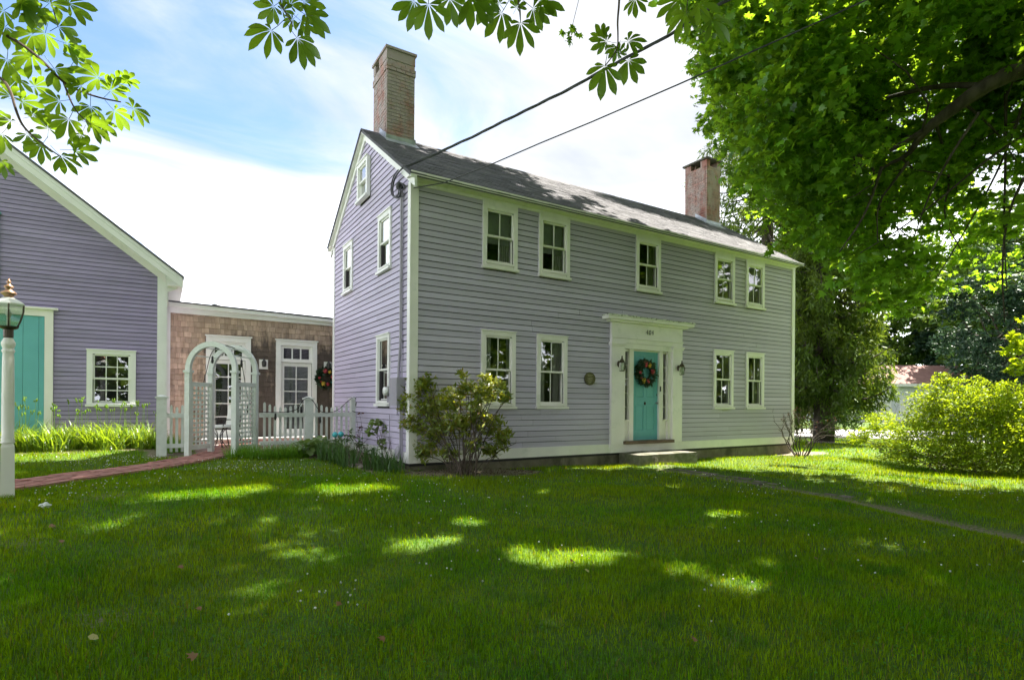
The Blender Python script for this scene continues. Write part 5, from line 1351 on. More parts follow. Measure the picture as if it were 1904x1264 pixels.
# the limbs that show at the right edge
vl = [[main[0][0], P(2010, 60, 8.4), P(1904, 125, 8.5), P(1830, 160, 8.6), P(1775, 200, 8.8), P(1715, 245, 9.0), P(1690, 290, 9.3), P(1640, 310, 9.7), P(1590, 370, 10.6)],
      [P(1830, 160, 8.6), P(1760, 158, 9.0), P(1690, 170, 9.4), P(1560, 210, 10.6), P(1430, 240, 11.2)],
      [P(1775, 200, 8.8), P(1700, 265, 9.3), P(1650, 240, 10.4), P(1500, 120, 11)],
      [P(1715, 245, 9.0), P(1620, 300, 9.6), P(1500, 330, 11), P(1420, 400, 11.6)]]
rr = [[.30, .17, .15, .12, .10, .06, .035, .02, .01], [.05, .045, .035, .025, .012], [.06, .045, .03, .012], [.05, .035, .022, .010]]
for a, b in zip(vl, rr):
    pts = chaikin(a, 2); m.tube(pts, list(np.interp(np.linspace(0, 1, len(pts)), np.linspace(0, 1, len(b)), b)), 7, cap=False)
mpart('limb', m)
m = MB()
for tw in ([(1904, 190), (1880, 260), (1850, 330), (1800, 420), (1740, 520)], [(1904, 330), (1872, 400), (1862, 500), (1868, 600)], [(1870, 170), (1870, 300), (1866, 420), (1872, 540)], [(1690, 300), (1660, 340), (1630, 380), (1632, 450)],
           [(1820, 210), (1760, 300), (1720, 380), (1700, 440)], [(1640, 310), (1610, 400), (1560, 470)], [(1790, 190), (1850, 240), (1890, 300)], [(1740, 230), (1770, 330), (1750, 400), (1790, 470)], [(1904, 250), (1830, 300), (1700, 410), (1600, 470)], [(1560, 210), (1500, 270), (1430, 300)]):
    d0 = rng.uniform(8.4, 9.4); pts = chaikin([P(x, y, d0 + .2 * i) for i, (x, y) in enumerate(tw)], 2); m.tube(pts, list(np.linspace(.028, .007, len(pts))), 5, cap=False)
ctr = [np.array(p) for p in chaikin(vl[0], 1)] + [np.array(p) for p in vl[1]] + [np.array(p) for p in vl[3]]
for c, r in vis[::3]:
    j = min(ctr, key=lambda p: np.linalg.norm(p - c))
    if clearline(j, c): limb(m, j, c, .022, .006, rng, .10, 5, 4)
for c, r in hid[::4]:
    b = main[rng.integers(1, 5)]; t_ = rng.uniform(.3, .95)
    if clearline(b[0] * (1 - t_) + b[1] * t_, c): limb(m, b[0] * (1 - t_) + b[1] * t_, c, .05, .012, rng, .08, 5, 4)
mpart('branch', m)

# ---- horse chestnut overhead: trunk behind the camera, boughs drooping into the picture
rng = np.random.default_rng(21)
CX, CY = -8.2, -13.2
ch = thing('horse_chestnut_tree', 'horse chestnut with big fan leaves drooping into the top of the view', 'tree', (CX, CY, 0)); CI = Matrix.Translation((-CX, -CY, 0))
def palm_leaf(seed):
    r_ = random.Random(seed); v, f = [], []
    angs = [0, 33, -33, 66, -66, 104, -104]; lens = [1, .96, .95, .80, .78, .5, .48]
    for a, l in zip(angs, lens):
        a = R(a + r_.uniform(-6, 6)); l *= r_.uniform(.88, 1.05); dx, dy = math.sin(a), math.cos(a); w = l * r_.uniform(.15, .185); dr = r_.uniform(.25, .55); o = len(v)
        ts = [(.06, .03), (.3, .45), (.55, .85), (.74, 1.0), (.88, .72), (.96, .3)]
        v.append((0, 0, 0))
        for t, k in ts:
            z = -dr * l * t ** 2; 
            for s, zz in ((-1, .03), (0, 0), (1, .03)):
                v.append((dx * l * t + dy * s * w * k, dy * l * t - dx * s * w * k, z + zz * l * k * (1 if s else 0)))
        v.append((dx * l * 1.02, dy * l * 1.02, -dr * l * 1.05))
        f += [(o, o + 1, o + 2), (o, o + 2, o + 3)]
        for i in range(len(ts) - 1):
            b = o + 1 + 3 * i; f += [(b, b + 3, b + 4, b + 1), (b + 1, b + 4, b + 5, b + 2)]
        b = o + 1 + 3 * (len(ts) - 1); f += [(b, o + 1 + 3 * len(ts), b + 1), (b + 1, o + 1 + 3 * len(ts), b + 2)]
    m = MB().add(v, f); m.tube([(0, 0, 0), (0, -.25, .05), (0, -.55, .18)], .012, 4)
    me = m.mesh('leaf'); me.materials.append(M['chest']); me.shade_smooth(); return me
PL = [palm_leaf(i) for i in range(6)]
leaves = [  # px, py, leaflet length px, heading (dx, dy in the picture), depth
 (62,34,36,.3,-1,4.2),(108,50,46,.9,-.5,4.1),(10,50,40,-.6,.8,4.2),(123,81,42,.9,.5,4.3),(59,104,44,-.2,1,4.2),(84,62,38,-.3,.9,4.4),(101,128,40,.5,.8,4.3),(183,145,46,-.6,-.8,4.5),(205,170,36,.6,-.9,4.6),(247,202,38,1,.2,4.6),
 (168,198,40,-.1,1,4.4),(212,206,36,.5,.9,4.6),(168,230,40,.7,.6,4.3),(128,222,42,-.3,1,4.2),(138,279,40,.9,.1,4.2),(113,290,38,.4,.9,4.1),(77,270,36,-.5,.7,4.2),(50,249,36,.3,.9,4.3),(20,225,36,-.3,-.8,4.3),(40,188,34,.8,.3,4.5),(64,161,30,.9,.1,4.4),(34,148,34,-.2,.9,4.6),
 (111,188,36,-.9,-.3,4.5),(218,155,30,.6,-.7,4.6),(235,151,28,.5,-.6,4.6),(128,7,46,1,.3,4.0),(91,7,40,.4,-.9,4.1),(7,20,38,-.8,.3,4.2),(3,249,38,-.6,.8,4.3),(2,300,28,.1,1,4.1),(13,111,44,.1,1,4.3),(150,160,30,-.6,.3,4.4),(60,64,40,-.9,.2,4.3),(30,80,40,.8,.7,4.4),(140,110,38,.5,-.9,4.4),(150,250,34,-.8,.4,4.4),(90,240,36,.2,-.9,4.4),(190,225,32,.3,.9,4.5),(20,180,36,-.2,-1,4.5),(60,215,34,.6,-.4,4.4),(75,20,44,-.7,-.5,4.2),(40,5,44,.5,.9,4.1),
 (509,12,34,-.7,.5,3.6),(540,10,26,.1,-1,3.6),(560,40,30,.8,.8,3.6),(505,57,50,-.4,.9,3.3),(552,71,52,.3,.95,3.2),(569,28,44,.7,.7,3.4),(565,3,36,.9,.4,3.5),(545,36,22,-.5,.6,3.6),(525,20,22,.7,-.5,3.6),
 (797,8,50,.1,1,3.4),(769,2,46,-.6,.8,3.5),(836,-2,40,.2,1,3.6),(875,-6,50,.2,1,3.5),(933,24,44,-.4,.9,3.7),(929,8,26,-.3,-.8,3.7),(968,43,46,.1,1,3.6),(991,16,40,.8,.7,3.8),(1004,3,40,.8,.4,3.7),(960,15,22,.2,-1,3.8),(905,-4,40,-.2,1,3.6),
 (1129,77,30,-.8,-.2,4.2),(1168,77,32,.6,-.8,4.2),(1146,88,24,-.3,.5,4.3),(1125,123,46,-.1,1,4.1),(1168,112,38,.3,.9,4.2),(1181,-2,30,.3,1,4.0),(1150,100,18,.5,-.8,4.3),(1120,70,26,-.4,-.9,4.3),
 (1276,26,44,-.2,1,4.6),(1322,36,46,.5,.9,4.8),(1262,0,40,-.4,.6,4.7),(1300,4,40,.5,.9,4.8)]
for i, (px, py, lp, hx, hy, d) in enumerate(leaves):
    p = P(px, py, d); s = lp * d / FPX * (.98 if px < 300 else 1.08)
    toc = (CAM - p); toc /= np.linalg.norm(toc)
    nrm = toc * -.75 + np.array([0, 0, .55]) + np.array([rng.normal(), rng.normal(), rng.normal()]) * .22; nrm /= np.linalg.norm(nrm)
    h = RT * hx + np.array([0, 0, -1.0]) * hy; h = h - nrm * (h @ nrm); h /= np.linalg.norm(h); X = np.cross(h, nrm)
    o = bpy.data.objects.new('leaf', PL[i % 6]); COL.objects.link(o); o.parent = ch; o.matrix_parent_inverse = CI
    o.matrix_basis = Matrix(((X[0] * s, h[0] * s, nrm[0] * s, p[0]), (X[1] * s, h[1] * s, nrm[1] * s, p[1]), (X[2] * s, h[2] * s, nrm[2] * s, p[2]), (0, 0, 0, 1)))
m = MB()
for pts, r0 in (([(-160, -60, 4.6), (-40, 35, 4.3), (0, 60, 4.25), (44, 84, 4.25), (84, 118, 4.3), (119, 156, 4.35), (151, 171, 4.5), (188, 183, 4.6), (225, 190, 4.6)], .016), ([(119, 156, 4.35), (134, 195, 4.3), (148, 215, 4.3), (168, 232, 4.3)], .008), ([(-140, 60, 4.6), (0, 141, 4.3), (20, 168, 4.25), (30, 208, 4.2), (44, 239, 4.2), (84, 272, 4.15), (113, 292, 4.1)], .013),
                ([(513, -140, 3.9), (516, 0, 3.6), (540, 38, 3.5), (545, 50, 3.4)], .007), ([(940, -150, 3.9), (962, -10, 3.75), (966, 20, 3.7), (968, 43, 3.6)], .007), ([(1156, -160, 4.4), (1152, 0, 4.25), (1148, 40, 4.25), (1149, 60, 4.25), (1149, 92, 4.25), (1125, 123, 4.1)], .010), ([(790, -150, 3.8), (797, 8, 3.4)], .006), ([(1290, -100, 5), (1276, 26, 4.6)], .007), ([(60, -120, 4.3), (108, 50, 4.1)], .008), ([(880, -120, 3.8), (875, -6, 3.5)], .006)):
    q = chaikin([P(*t) for t in pts], 2); o = MB().tube(q, list(np.linspace(r0, r0 * .35, len(q))), 6).build('twig', M['twig'], ch); o.matrix_parent_inverse = CI
m = MB(); limb(m, (CX, CY, -.3), (CX + .3, CY + .3, 3.4), .5, .38, rng, .01, 7, 12)
hb = []; tries = 0
while len(hb) < 150 and tries < 20000:
    tries += 1
    d = rng.normal(size=3); d /= np.linalg.norm(d); u = rng.random() ** .45
    c = np.array([-4.6, -9.6, 8.6]) + d * u * np.array([7.5, 6.5, 4.4]); r = rng.uniform(.6, 1.1)
    if np.linalg.norm(c - CAM) < 2.5 or c[2] < 3.2: continue
    px, py, z = (v[0] for v in PROJ(c)); rp = FPX * (r + .3) / max(z, .3)
    if z > -.5 and -rp < px < 1904 + rp and -rp < py < 1264 + rp: continue
    hb.append((c, r))
for a, b in (((CX + .3, CY + .3, 3.2), (-4, -9, 7.5)), ((CX + .3, CY + .3, 3.2), (-9.5, -10, 9)), ((CX + .3, CY + .3, 3.2), (-3.5, -14, 9.5)), ((CX + .3, CY + .3, 3.2), (-7.5, -12, 12))): limb(m, a, b, .24, .06, rng, .05, 8, 8)
hbt = [(-4, -9, 7.5), (-9.5, -10, 9), (-3.5, -14, 9.5), (-7.5, -12, 12)]
for c, r in hb[::2]:
    b = np.array(hbt[rng.integers(0, 4)]); a_ = np.array((CX + .3, CY + .3, 3.2)); t_ = rng.uniform(.4, .95); limb(m, a_ * (1 - t_) + b * t_, c, .04, .012, rng, .08, 5, 4)
for e in (P(-160, -60, 4.6), P(-140, 60, 4.6), P(513, -140, 3.9), P(940, -150, 3.9), P(1156, -160, 4.4), P(790, -150, 3.8), P(1290, -100, 5), P(60, -120, 4.3)): limb(m, (-4, -9, 7.5), e, .03, .009, rng, .05, 8, 5)
o = m.build('trunk', M['bark'], ch, smooth=True); o.matrix_parent_inverse = CI
pv = [v.co[:] for v in PL[0].vertices]
ang = [0, 40, -40, 80, -80]; tv = [(0, 0, 0)]; tf = []
for a in ang:
    a = R(a); l = 1 - .003 * abs(a); dx, dy = math.sin(a), math.cos(a); b = len(tv); tv += [(dx * .6 + dy * .17, dy * .6 - dx * .17, -.12), (dx, dy, -.35), (dx * .6 - dy * .17, dy * .6 + dx * .17, -.12)]; tf += [(0, b, b + 1), (0, b + 1, b + 2)]
T5 = (np.array(tv), np.array(tf)); Cs, Ns, Ss = [], [], []
for c, r in hb:
    a, b, s = spray_leaves(rng, c, r, 10, 7, .21, .4); Cs.append(a); Ns.append(b); Ss.append(s)
C = np.concatenate(Cs); k_ = sunlit(C, .02); V, F = place(T5, C[k_], np.concatenate(Ns)[k_], np.concatenate(Ss)[k_], rng)
o = fastmesh('crown', V, F, M['chest'], ch, kind='stuff'); o.matrix_parent_inverse = CI
# small maple sprig on a thin stem, hanging from the maple's far bough
a, b, s = spray_leaves(rng, P(1062, 62, 6.2), .10, 8, 3, .075, .9); hd = rng.normal(size=a.shape); hd[:, 2] -= 1.5
V, F = place(LEAF_MAPLE, a, b, s, rng, hd); o = fastmesh('hanging_sprig', V, F, M['maple'], maple, kind='stuff'); o.matrix_parent_inverse = MI
o = MB().tube([P(1085, -60, 6.3), P(1075, 5, 6.25), P(1065, 45, 6.2), P(1062, 66, 6.2)], .004, 4).build('twig', M['twig'], maple); o.matrix_parent_inverse = MI

# ---- spruces
def spruce(x, y, H, R0, seed, label, nb=170, lean=0, z0=1.6, dens=1.0):
    rg = np.random.default_rng(seed); zg = float(gz(x, y)); t = thing('spruce_tree', label, 'tree', (x, y, zg), 0, 'spruces beyond the far end of the house')
    m = MB(); m.tube([(0, 0, -.3), (0, 0, H * .5), (0, 0, H)], [.38, .22, .02], 9); m.build('trunk', M['bark'], t, smooth=True)
    mb = MB(); Cs, Ns, Hs, Ss = [], [], [], []
    for i in range(nb):
        u = (i + rg.random()) / nb; z = z0 + (H - z0) * u ** 1.15; ln = R0 * (1 - (z / H)) ** .75 * rg.uniform(.75, 1.12) + .3
        a = i * 2.399 + rg.uniform(-.3, .3); dx, dy = math.cos(a), math.sin(a); pts = []
        for k in range(9):
            s = k / 8; pts.append(np.array([dx * ln * s, dy * ln * s, z + ln * (-.28 * s - .18 * math.sin(math.pi * s) + .22 * s ** 3)]))
        mb.tube(pts, list(np.linspace(.05, .010, 9) * (.5 + ln / R0)), 4, cap=False)
        nst = int(ln / .17 * 2 * dens); S_ = .15 + .85 * rg.random(nst) ** .8
        for s in S_:
            k = min(7, int(s * 8)); p = pts[k] * (1 - (s * 8 - k)) + pts[k + 1] * (s * 8 - k)
            side = rg.normal() * .28 * (.4 + ln * .12); p = p + np.array([-dy, dx, 0]) * side
            hl = rg.uniform(.25, .85) * (.5 + .5 * math.sin(math.pi * min(s, .9))); n = int(5 + hl * 10)
            q = rg.random(n)[:, None]; c = p + np.array([0, 0, -1.0]) * q * hl + np.array([dx, dy, 0]) * q * .12 + rg.normal(size=(n, 3)) * .045
            Cs.append(c); h = np.array([dx * .5, dy * .5, -1.0]) + rg.normal(size=(n, 3)) * .45; Hs.append(h); Ns.append(rg.normal(size=(n, 3))); Ss.append(.10 + .14 * rg.random(n))
    mb.build('branch', M['bark'], t)
    C = np.concatenate(Cs)
    tm = (LEAF_OVAL[0] * np.array([.55, 1, 1]), LEAF_OVAL[1]); V, F = place(tm, C, np.concatenate(Ns), np.concatenate(Ss) * 1.25, rg, np.concatenate(Hs)); fastmesh('needles', V, F, M['spruce'], t, kind='stuff')
    print('spruce', len(C))
q = P(1532, 760, 21.5); spruce(q[0], q[1], 23, 2.0, 3, 'tall drooping spruce just right of the house, nearer of the two', 230, z0=2.2, dens=2.4)
q = P(1425, 760, 27.0); spruce(q[0], q[1], 26, 5.4, 4, 'tall drooping spruce behind the far brick chimney', 180, z0=2.0, dens=1.5)

# ---- woods
def wood_tree(x, y, H, Rr, seed, label, mat, nbl=34, per=22, size=.42, group='trees at the edge of the woods', base=.25, name='woodland_tree'):
    rg = np.random.default_rng(seed); zg = float(gz(x, y)); t = thing(name, label, 'tree', (x, y, zg), 0, group)
    m = MB(); limb(m, (0, 0, -.4), (0, 0, H * .6), .25, .12, rg, .02, 6, 7); Cs, Ns, Ss = [], [], []
    for i in range(nbl):
        d = rg.normal(size=3); d /= np.linalg.norm(d); c = np.array([0, 0, H * (base + (1 - base) / 2)]) + d * rg.random() ** .4 * np.array([Rr, Rr, H * (1 - base) / 2]); r = Rr * rg.uniform(.22, .42)
        a, b, s = spray_leaves(rg, c, r, 16, per, size, .7); Cs.append(a); Ns.append(b); Ss.append(s)
        if i % 3 == 0: limb(m, (0, 0, H * rg.uniform(.25, .55)), c, .07, .02, rg, .06, 5, 4)
    m.build('trunk', M['bark'], t)
    V, F = place(LEAF_OVAL, np.concatenate(Cs), np.concatenate(Ns), np.concatenate(Ss), rg); fastmesh('crown', V, F, M[mat], t, kind='stuff')
wl = [(1500, 56, 16, 5.0, 'woods', 'leafy tree in the woods behind the nearer spruce'), (1640, 60, 19, 5.5, 'woods', 'leafy tree rising behind the garage roof, left part'), (1730, 62, 20, 6.0, 'woods', 'leafy tree rising behind the garage roof, right part'),
      (1815, 50, 18, 5.5, 'woods', 'leafy tree behind the bright bush, left of the blue conifer'), (1880, 27, 9.5, 3.0, 'woodsblue', 'dark bluish conifer at the right edge above the bright bush'), (1950, 42, 19, 6.5, 'woods', 'large leafy tree at the far right edge behind conifer'), (1330, 66, 15, 5, 'woods', 'leafy tree far behind the house roof'), (1800, 54, 17, 4.2, 'woodsblue', 'dark bluish conifer behind the peak of the bright bush')]
for i, (px, d, H, Rr, mt, lab) in enumerate(wl):
    q = P(px, 755, d); wood_tree(q[0], q[1], H, Rr, 50 + i, lab, mt, nbl=40 if d > 30 else 46, size=.5 if d > 30 else .26, base=.04 if d > 30 else .02)
# far tree line closing the horizon, beyond counting
rg = np.random.default_rng(99); Cs, Ns, Ss = [], [], []
for i in range(130):
    px = rg.uniform(1250, 2500); d = rg.uniform(70, 95); q = P(px, 755, d); c = np.array([q[0], q[1], rg.uniform(0, 13)]); a, b, s = spray_leaves(rg, c, rg.uniform(2.2, 3.8), 14, 12, 1.0, .8); Cs.append(a); Ns.append(b); Ss.append(s)
for i in range(170):  # unseen woods behind the camera, added to block the bright horizon
    a_ = rg.uniform(R(190), R(352)); d = rg.uniform(48, 66); c = np.array([math.cos(a_) * d, math.sin(a_) * d - 6, rg.uniform(0, 16)]); a, b, s = spray_leaves(rg, c, rg.uniform(3.4, 5.0), 14, 12, 1.3, .8); Cs.append(a); Ns.append(b); Ss.append(s)
for i in range(120):  # lower unseen belt, added to keep horizon glare out of the panes
    a_ = rg.uniform(R(188), R(354)); d = rg.uniform(38, 46); c = np.array([math.cos(a_) * d, math.sin(a_) * d - 6, rg.uniform(0, 5.5)]); a, b, s = spray_leaves(rg, c, rg.uniform(2.2, 3.4), 12, 11, 1.1, .8); Cs.append(a); Ns.append(b); Ss.append(s)
V, F = place(LEAF_OVAL, np.concatenate(Cs), np.concatenate(Ns), np.concatenate(Ss), rg); o = fastmesh('far_woods', V, F, M['woods'], None); tag(o, 'distant woodland beyond the garage, with unseen woods added behind the viewer', 'woods', kind='stuff')
# trees across the street and by the road, behind the camera: they show in the window panes
for i, (x, y, H, Rr) in enumerate([(16, -20, 17, 6), (3, -27, 18, 6.5), (27, -19, 15, 4.8), (-7, -27, 17, 6), (10, -29, 19, 6.5)]):
    wood_tree(x, y, H, Rr, 80 + i, ['street tree behind the viewer, reflected in the upper windows', 'tree across the street behind the viewer', 'roadside tree out past the maple, right of the view', 'leftmost of the trees across the street', 'tallest of the trees across the street'][i], 'woods', nbl=36, size=.5, group='trees along the street', name='street_tree')
# young maple bough at the right edge
q = P(2010, 800, 13); sap = thing('young_maple', 'yellow-green maple bough reaching in at the right edge of view', 'tree', (q[0], q[1], float(gz(q[0], q[1]))), 0); SI = Matrix.Translation((-q[0], -q[1], -float(gz(q[0], q[1]))))
Cs, Ns, Ss = [], [], []
for px, py, r in ((1893, 628, .22), (1880, 650, .20), (1900, 665, .28), (1885, 690, .22), (1930, 640, .5), (1960, 600, .6), (1990, 680, .6)):
    a, b, s = spray_leaves(rg, P(px, py, 12.4), r, 7, 9, .12, .7); Cs.append(a); Ns.append(b); Ss.append(s)
V, F = place(LEAF_MAPLE, np.concatenate(Cs), np.concatenate(Ns), np.concatenate(Ss), rg); o = fastmesh('crown', V, F, M['bush'], sap, kind='stuff'); o.matrix_parent_inverse = SI
m = MB(); limb(m, q * np.array([1, 1, 0]), P(1990, 640, 13), .05, .02, rg); limb(m, P(1990, 640, 13), P(1890, 660, 12.4), .02, .006, rg); o = m.build('trunk', M['bark'], sap); o.matrix_parent_inverse = SI

# ---- shrubs
def shrub(name, label, base, blobs, mat, nt, nl, size, tmpl, seed, flat=1.0, stems=10, shell=.3, zsq=.9, headup=0.0, stemr=.012, cat='bush', group=None, spread=.3):
    rg = np.random.default_rng(seed); b0 = np.array(base, float); t = thing(name, label, cat, b0, 0, group); IV = Matrix.Translation(-Vector(b0)); Cs, Ns, Ss = [], [], []; m = MB()
    for i, (c, r) in enumerate(blobs):
        a, b, s = spray_leaves(rg, c, r, max(2, int(nt * r * r * 10)), nl, size, flat, shell, zsq); Cs.append(a); Ns.append(b); Ss.append(s)
    for i in range(stems):
        c, r = blobs[i % len(blobs)]; st = b0 + np.array([rg.normal() * spread * .4, rg.normal() * spread * .4, -.05]); e = np.array(c) + rg.normal(size=3) * r * .4
        mid = st * .45 + e * .55 + np.array([0, 0, .12]) ; pts = chaikin([st, st * .7 + mid * .3 + rg.normal(size=3) * .04, mid, e], 2); m.tube(pts, list(np.linspace(stemr, stemr * .3, len(pts))), 5, cap=False)
        for _ in range(3):
            j = rg.integers(len(pts) // 2, len(pts)); limb(m, pts[j], pts[j] + rg.normal(size=3) * r * .7, stemr * .4, stemr * .15, rg, .1, 4, 4)
    C = np.concatenate(Cs); hd = rg.normal(size=C.shape); hd[:, 2] += headup
    V, F = place(tmpl, C, np.concatenate(Ns), np.concatenate(Ss), rg, hd); o = fastmesh('foliage', V, F, M[mat], t, kind='stuff'); o.matrix_parent_inverse = IV
    o = m.build('stems', M['twig'], t); o.matrix_parent_inverse = IV
    return t
bb = [(1600, 812, 14.6, .30), (1640, 790, 14.2, .42), (1650, 835, 13.6, .35), (1700, 800, 13.2, .60), (1735, 745, 13, .48), (1752, 708, 12.9, .24), (1775, 770, 12.6, .72), (1760, 835, 12.3, .55), (1830, 760, 12.4, .62), (1850, 820, 11.9, .72), (1905, 790, 12, .8), (1890, 850, 11.6, .5), (1960, 800, 12, .9), (2040, 810, 12, .9), (1690, 845, 12.8, .35), (1800, 720, 12.8, .35), (1870, 735, 12.6, .4), (1800, 855, 11.9, .4)]
g_ = G(1780, 868)
shrub('flowering_bush', 'large rounded sunlit yellow-green bush on the right lawn', g_, [(P(a, b, d), r) for a, b, d, r in bb], 'bush', 46, 20, .066, LEAF_OVAL, 5, .9, 60, stemr=.014, spread=1.6)
bb = [(1560, 790, 20, .55), (1585, 775, 19.5, .5), (1545, 770, 20, .4), (1610, 785, 19, .5), (1595, 812, 18.5, .35)]
shrub('young_shrub', 'small green shrub beside the driveway, left of the large bright bush', G(1590, 822), [(P(a, b, d), r) for a, b, d, r in bb], 'woods', 9, 14, .11, LEAF_OVAL, 6, .9, 12)
rb = [(790, 715, 9.9, .22), (765, 745, 10.0, .24), (800, 755, 9.8, .28), (840, 745, 9.7, .24), (862, 722, 9.6, .17), (895, 735, 9.5, .24), (920, 722, 9.4, .18), (940, 742, 9.4, .12), (770, 790, 9.9, .24), (810, 800, 9.7, .26), (850, 790, 9.5, .26), (885, 775, 9.5, .24), (915, 790, 9.6, .22), (935, 815, 9.6, .20), (915, 835, 9.5, .18), (790, 840, 9.7, .20), (835, 845, 9.5, .16), (880, 830, 9.4, .16), (755, 765, 10.1, .16), (770, 700, 10.0, .12), (860, 700, 9.7, .10), (905, 705, 9.5, .12)]
shrub('rhododendron', 'leggy rhododendron with yellow-green and reddish leaves at the house corner', G(866, 885), [(P(a, b, d), r * 1.05) for a, b, d, r in rb], 'rhodo', 74, 10, .092, LEAF_OVAL, 9, .9, 34, shell=.1, headup=.8, stemr=.013, spread=.25)
shrub('leafy_perennial', 'small leafy perennial against the gable wall left of the meter', G(716, 868), [(P(a, b, 10.9), r) for a, b, r in ((700, 786, .12), (722, 800, .13), (690, 800, .10), (715, 826, .12), (735, 790, .08), (728, 838, .10))], 'hosta', 40, 8, .10, LEAF_WIDE, 12, .5, 12, stemr=.006, spread=.2)
shrub('red_leaved_climber', 'dark red leaved climber at the fence post by the gable', PX(676, 835, -.15), [(P(a, b, 11.9), r) for a, b, r in ((668, 770, .07), (672, 800, .09), (664, 812, .08), (690, 815, .10), (676, 830, .08))], 'redleaf', 50, 6, .045, LEAF_WIDE, 13, .8, 8, stemr=.005, spread=.15)
shrub('peony_bush', 'leafy green clump between the glass balls and the gable', G(668, 862), [(P(a, b, 11.3), r) for a, b, r in ((640, 822, .16), (665, 828, .18), (655, 808, .12), (690, 842, .16), (630, 838, .15))], 'iris', 40, 9, .075, LEAF_OVAL, 14, .9, 12, stemr=.006)
# bare shrub by the far corner
rg = np.random.default_rng(31); b0 = G(1488, 848); t = thing('bare_shrub', 'nearly bare dark shrub with sparse twigs at far house corner', 'bush', b0); IV = Matrix.Translation(-Vector(b0)); m = MB(); tips = []
def grow(p, d, ln, r, lv):
    q = p + d * ln; limb(m, p, q, r, r * .6, rg, .06, 4, 4); 
    if lv == 0: tips.append(q); return
    for _ in range(2 if lv > 1 else 3):
        dd = d + rg.normal(size=3) * .42; dd[2] += .12; dd /= np.linalg.norm(dd); grow(q, dd, ln * rg.uniform(.6, .85), r * .6, lv - 1)
for i in range(9):
    a = i * .7; d = np.array([math.cos(a) * rg.uniform(.3, .8), math.sin(a) * rg.uniform(.3, .8), 1.0]); d /= np.linalg.norm(d); grow(b0 + np.array([math.cos(a) * .08, math.sin(a) * .08, -.05]), d, rg.uniform(.35, .55), .022, 4)
o = m.build('stems', M['twig'], t); o.matrix_parent_inverse = IV
tp = np.array(tips); tp = tp[rg.random(len(tp)) < .25]; V, F = place(LEAF_OVAL, tp, rg.normal(size=tp.shape), .05, rg); o = fastmesh('leaves', V, F, M['redleaf'], t, kind='stuff'); o.matrix_parent_inverse = IV

# ---- strap-leaved clumps
def clump(name, label, base, n, ln, wd, lean, mat, seed, group, rad, droop=1.0, scapes=0, cat='plant', sh=.9):
    rg = np.random.default_rng(seed); b0 = np.array(base, float); t = thing(name, label, cat, b0, 0, group)
    a = rg.random(n) * 6.283; rr = rad * np.sqrt(rg.random(n)); bs = np.stack([rr * np.cos(a), rr * np.sin(a), np.full(n, -.02)], -1)
    blades('blades', bs, ln * (.6 + .5 * rg.random(n)), wd * (.7 + .5 * rg.random(n)), lean, rg, M[mat], t, 5, droop, kind='stuff')
    if scapes:
        m = MB()
        for i in range(scapes):
            x, y = rg.normal() * rad * .5, rg.normal() * rad * .5; h = sh * rg.uniform(.75, 1.1); tx, ty = x + rg.normal() * .07, y + rg.normal() * .07
            m.tube([(x, y, 0), ((x + tx) / 2, (y + ty) / 2, h * .5), (tx, ty, h)], [.005, .004, .003], 4)
            for k in range(5): m.ball((tx + rg.normal() * .02, ty + rg.normal() * .02, h - .03 + rg.random() * .07), .011, 1, 1, 2.4, 5, 4)
        m.build('flower_stalks', M['lily'], t)
    return t
xs = np.linspace(-3.95, -6.95, 11)
for i, x in enumerate(xs):
    y = 4.62 + .16 * math.sin(i * 2.1)
    pos = ['beside the fence end', 'under the barn window, right corner', 'under the barn window, right of centre', 'under the barn window, left corner', 'left of the barn window', 'midway between barn window and teal door', 'just right of the teal door casing', 'in front of the teal door casing', 'in front of the teal door', 'in front of the teal door, behind the lamp post', 'far left in front of the teal door'][i]
    clump('daylily_clump', 'sunlit yellow-green daylily clump ' + pos, (x, y, float(gz(x, y))), 150, .70, .020, .75, 'lily', 200 + i, 'daylilies along the barn', .24, 1.0, 5)
for i, (px, py) in enumerate([(312, 836), (336, 842)]):
    q = G(px, py); clump('feathery_clump', ['dark green feathery clump left of the arch, further from post', 'dark green feathery clump touching the arch post on the left'][i], q, 420, .42, .008, 1.0, 'fern', 230 + i, 'feathery clumps by the arch', .22, .7)
for i, (px, py) in enumerate([(447, 850), (482, 852), (520, 850), (552, 848)]):
    q = G(px, py); clump('feathery_clump', 'bright green feathery clump, ' + ['touching the arch on its right', 'second to the right of the arch', 'third to the right of the arch', 'in front of the fence middle'][i], q, 520, .34, .008, 1.1, 'fern', 240 + i, 'feathery clumps by the arch', .24, .6)
for i, (px, py, s) in enumerate([(606, 856, .5), (628, 862, .55), (648, 868, .5), (690, 872, .48), (712, 876, .42), (735, 878, .36)]):
    q = G(px, py); clump('iris_clump', 'upright sword leaved iris clump, ' + ['nearest the fence post', 'below the turquoise balls', 'behind the edging stones', 'right of the edging stones', 'before the leafy perennial', 'nearest the house corner'][i], q, 75, s, .020, .5, 'iris', 260 + i, 'irises in the corner bed', .16, .45)
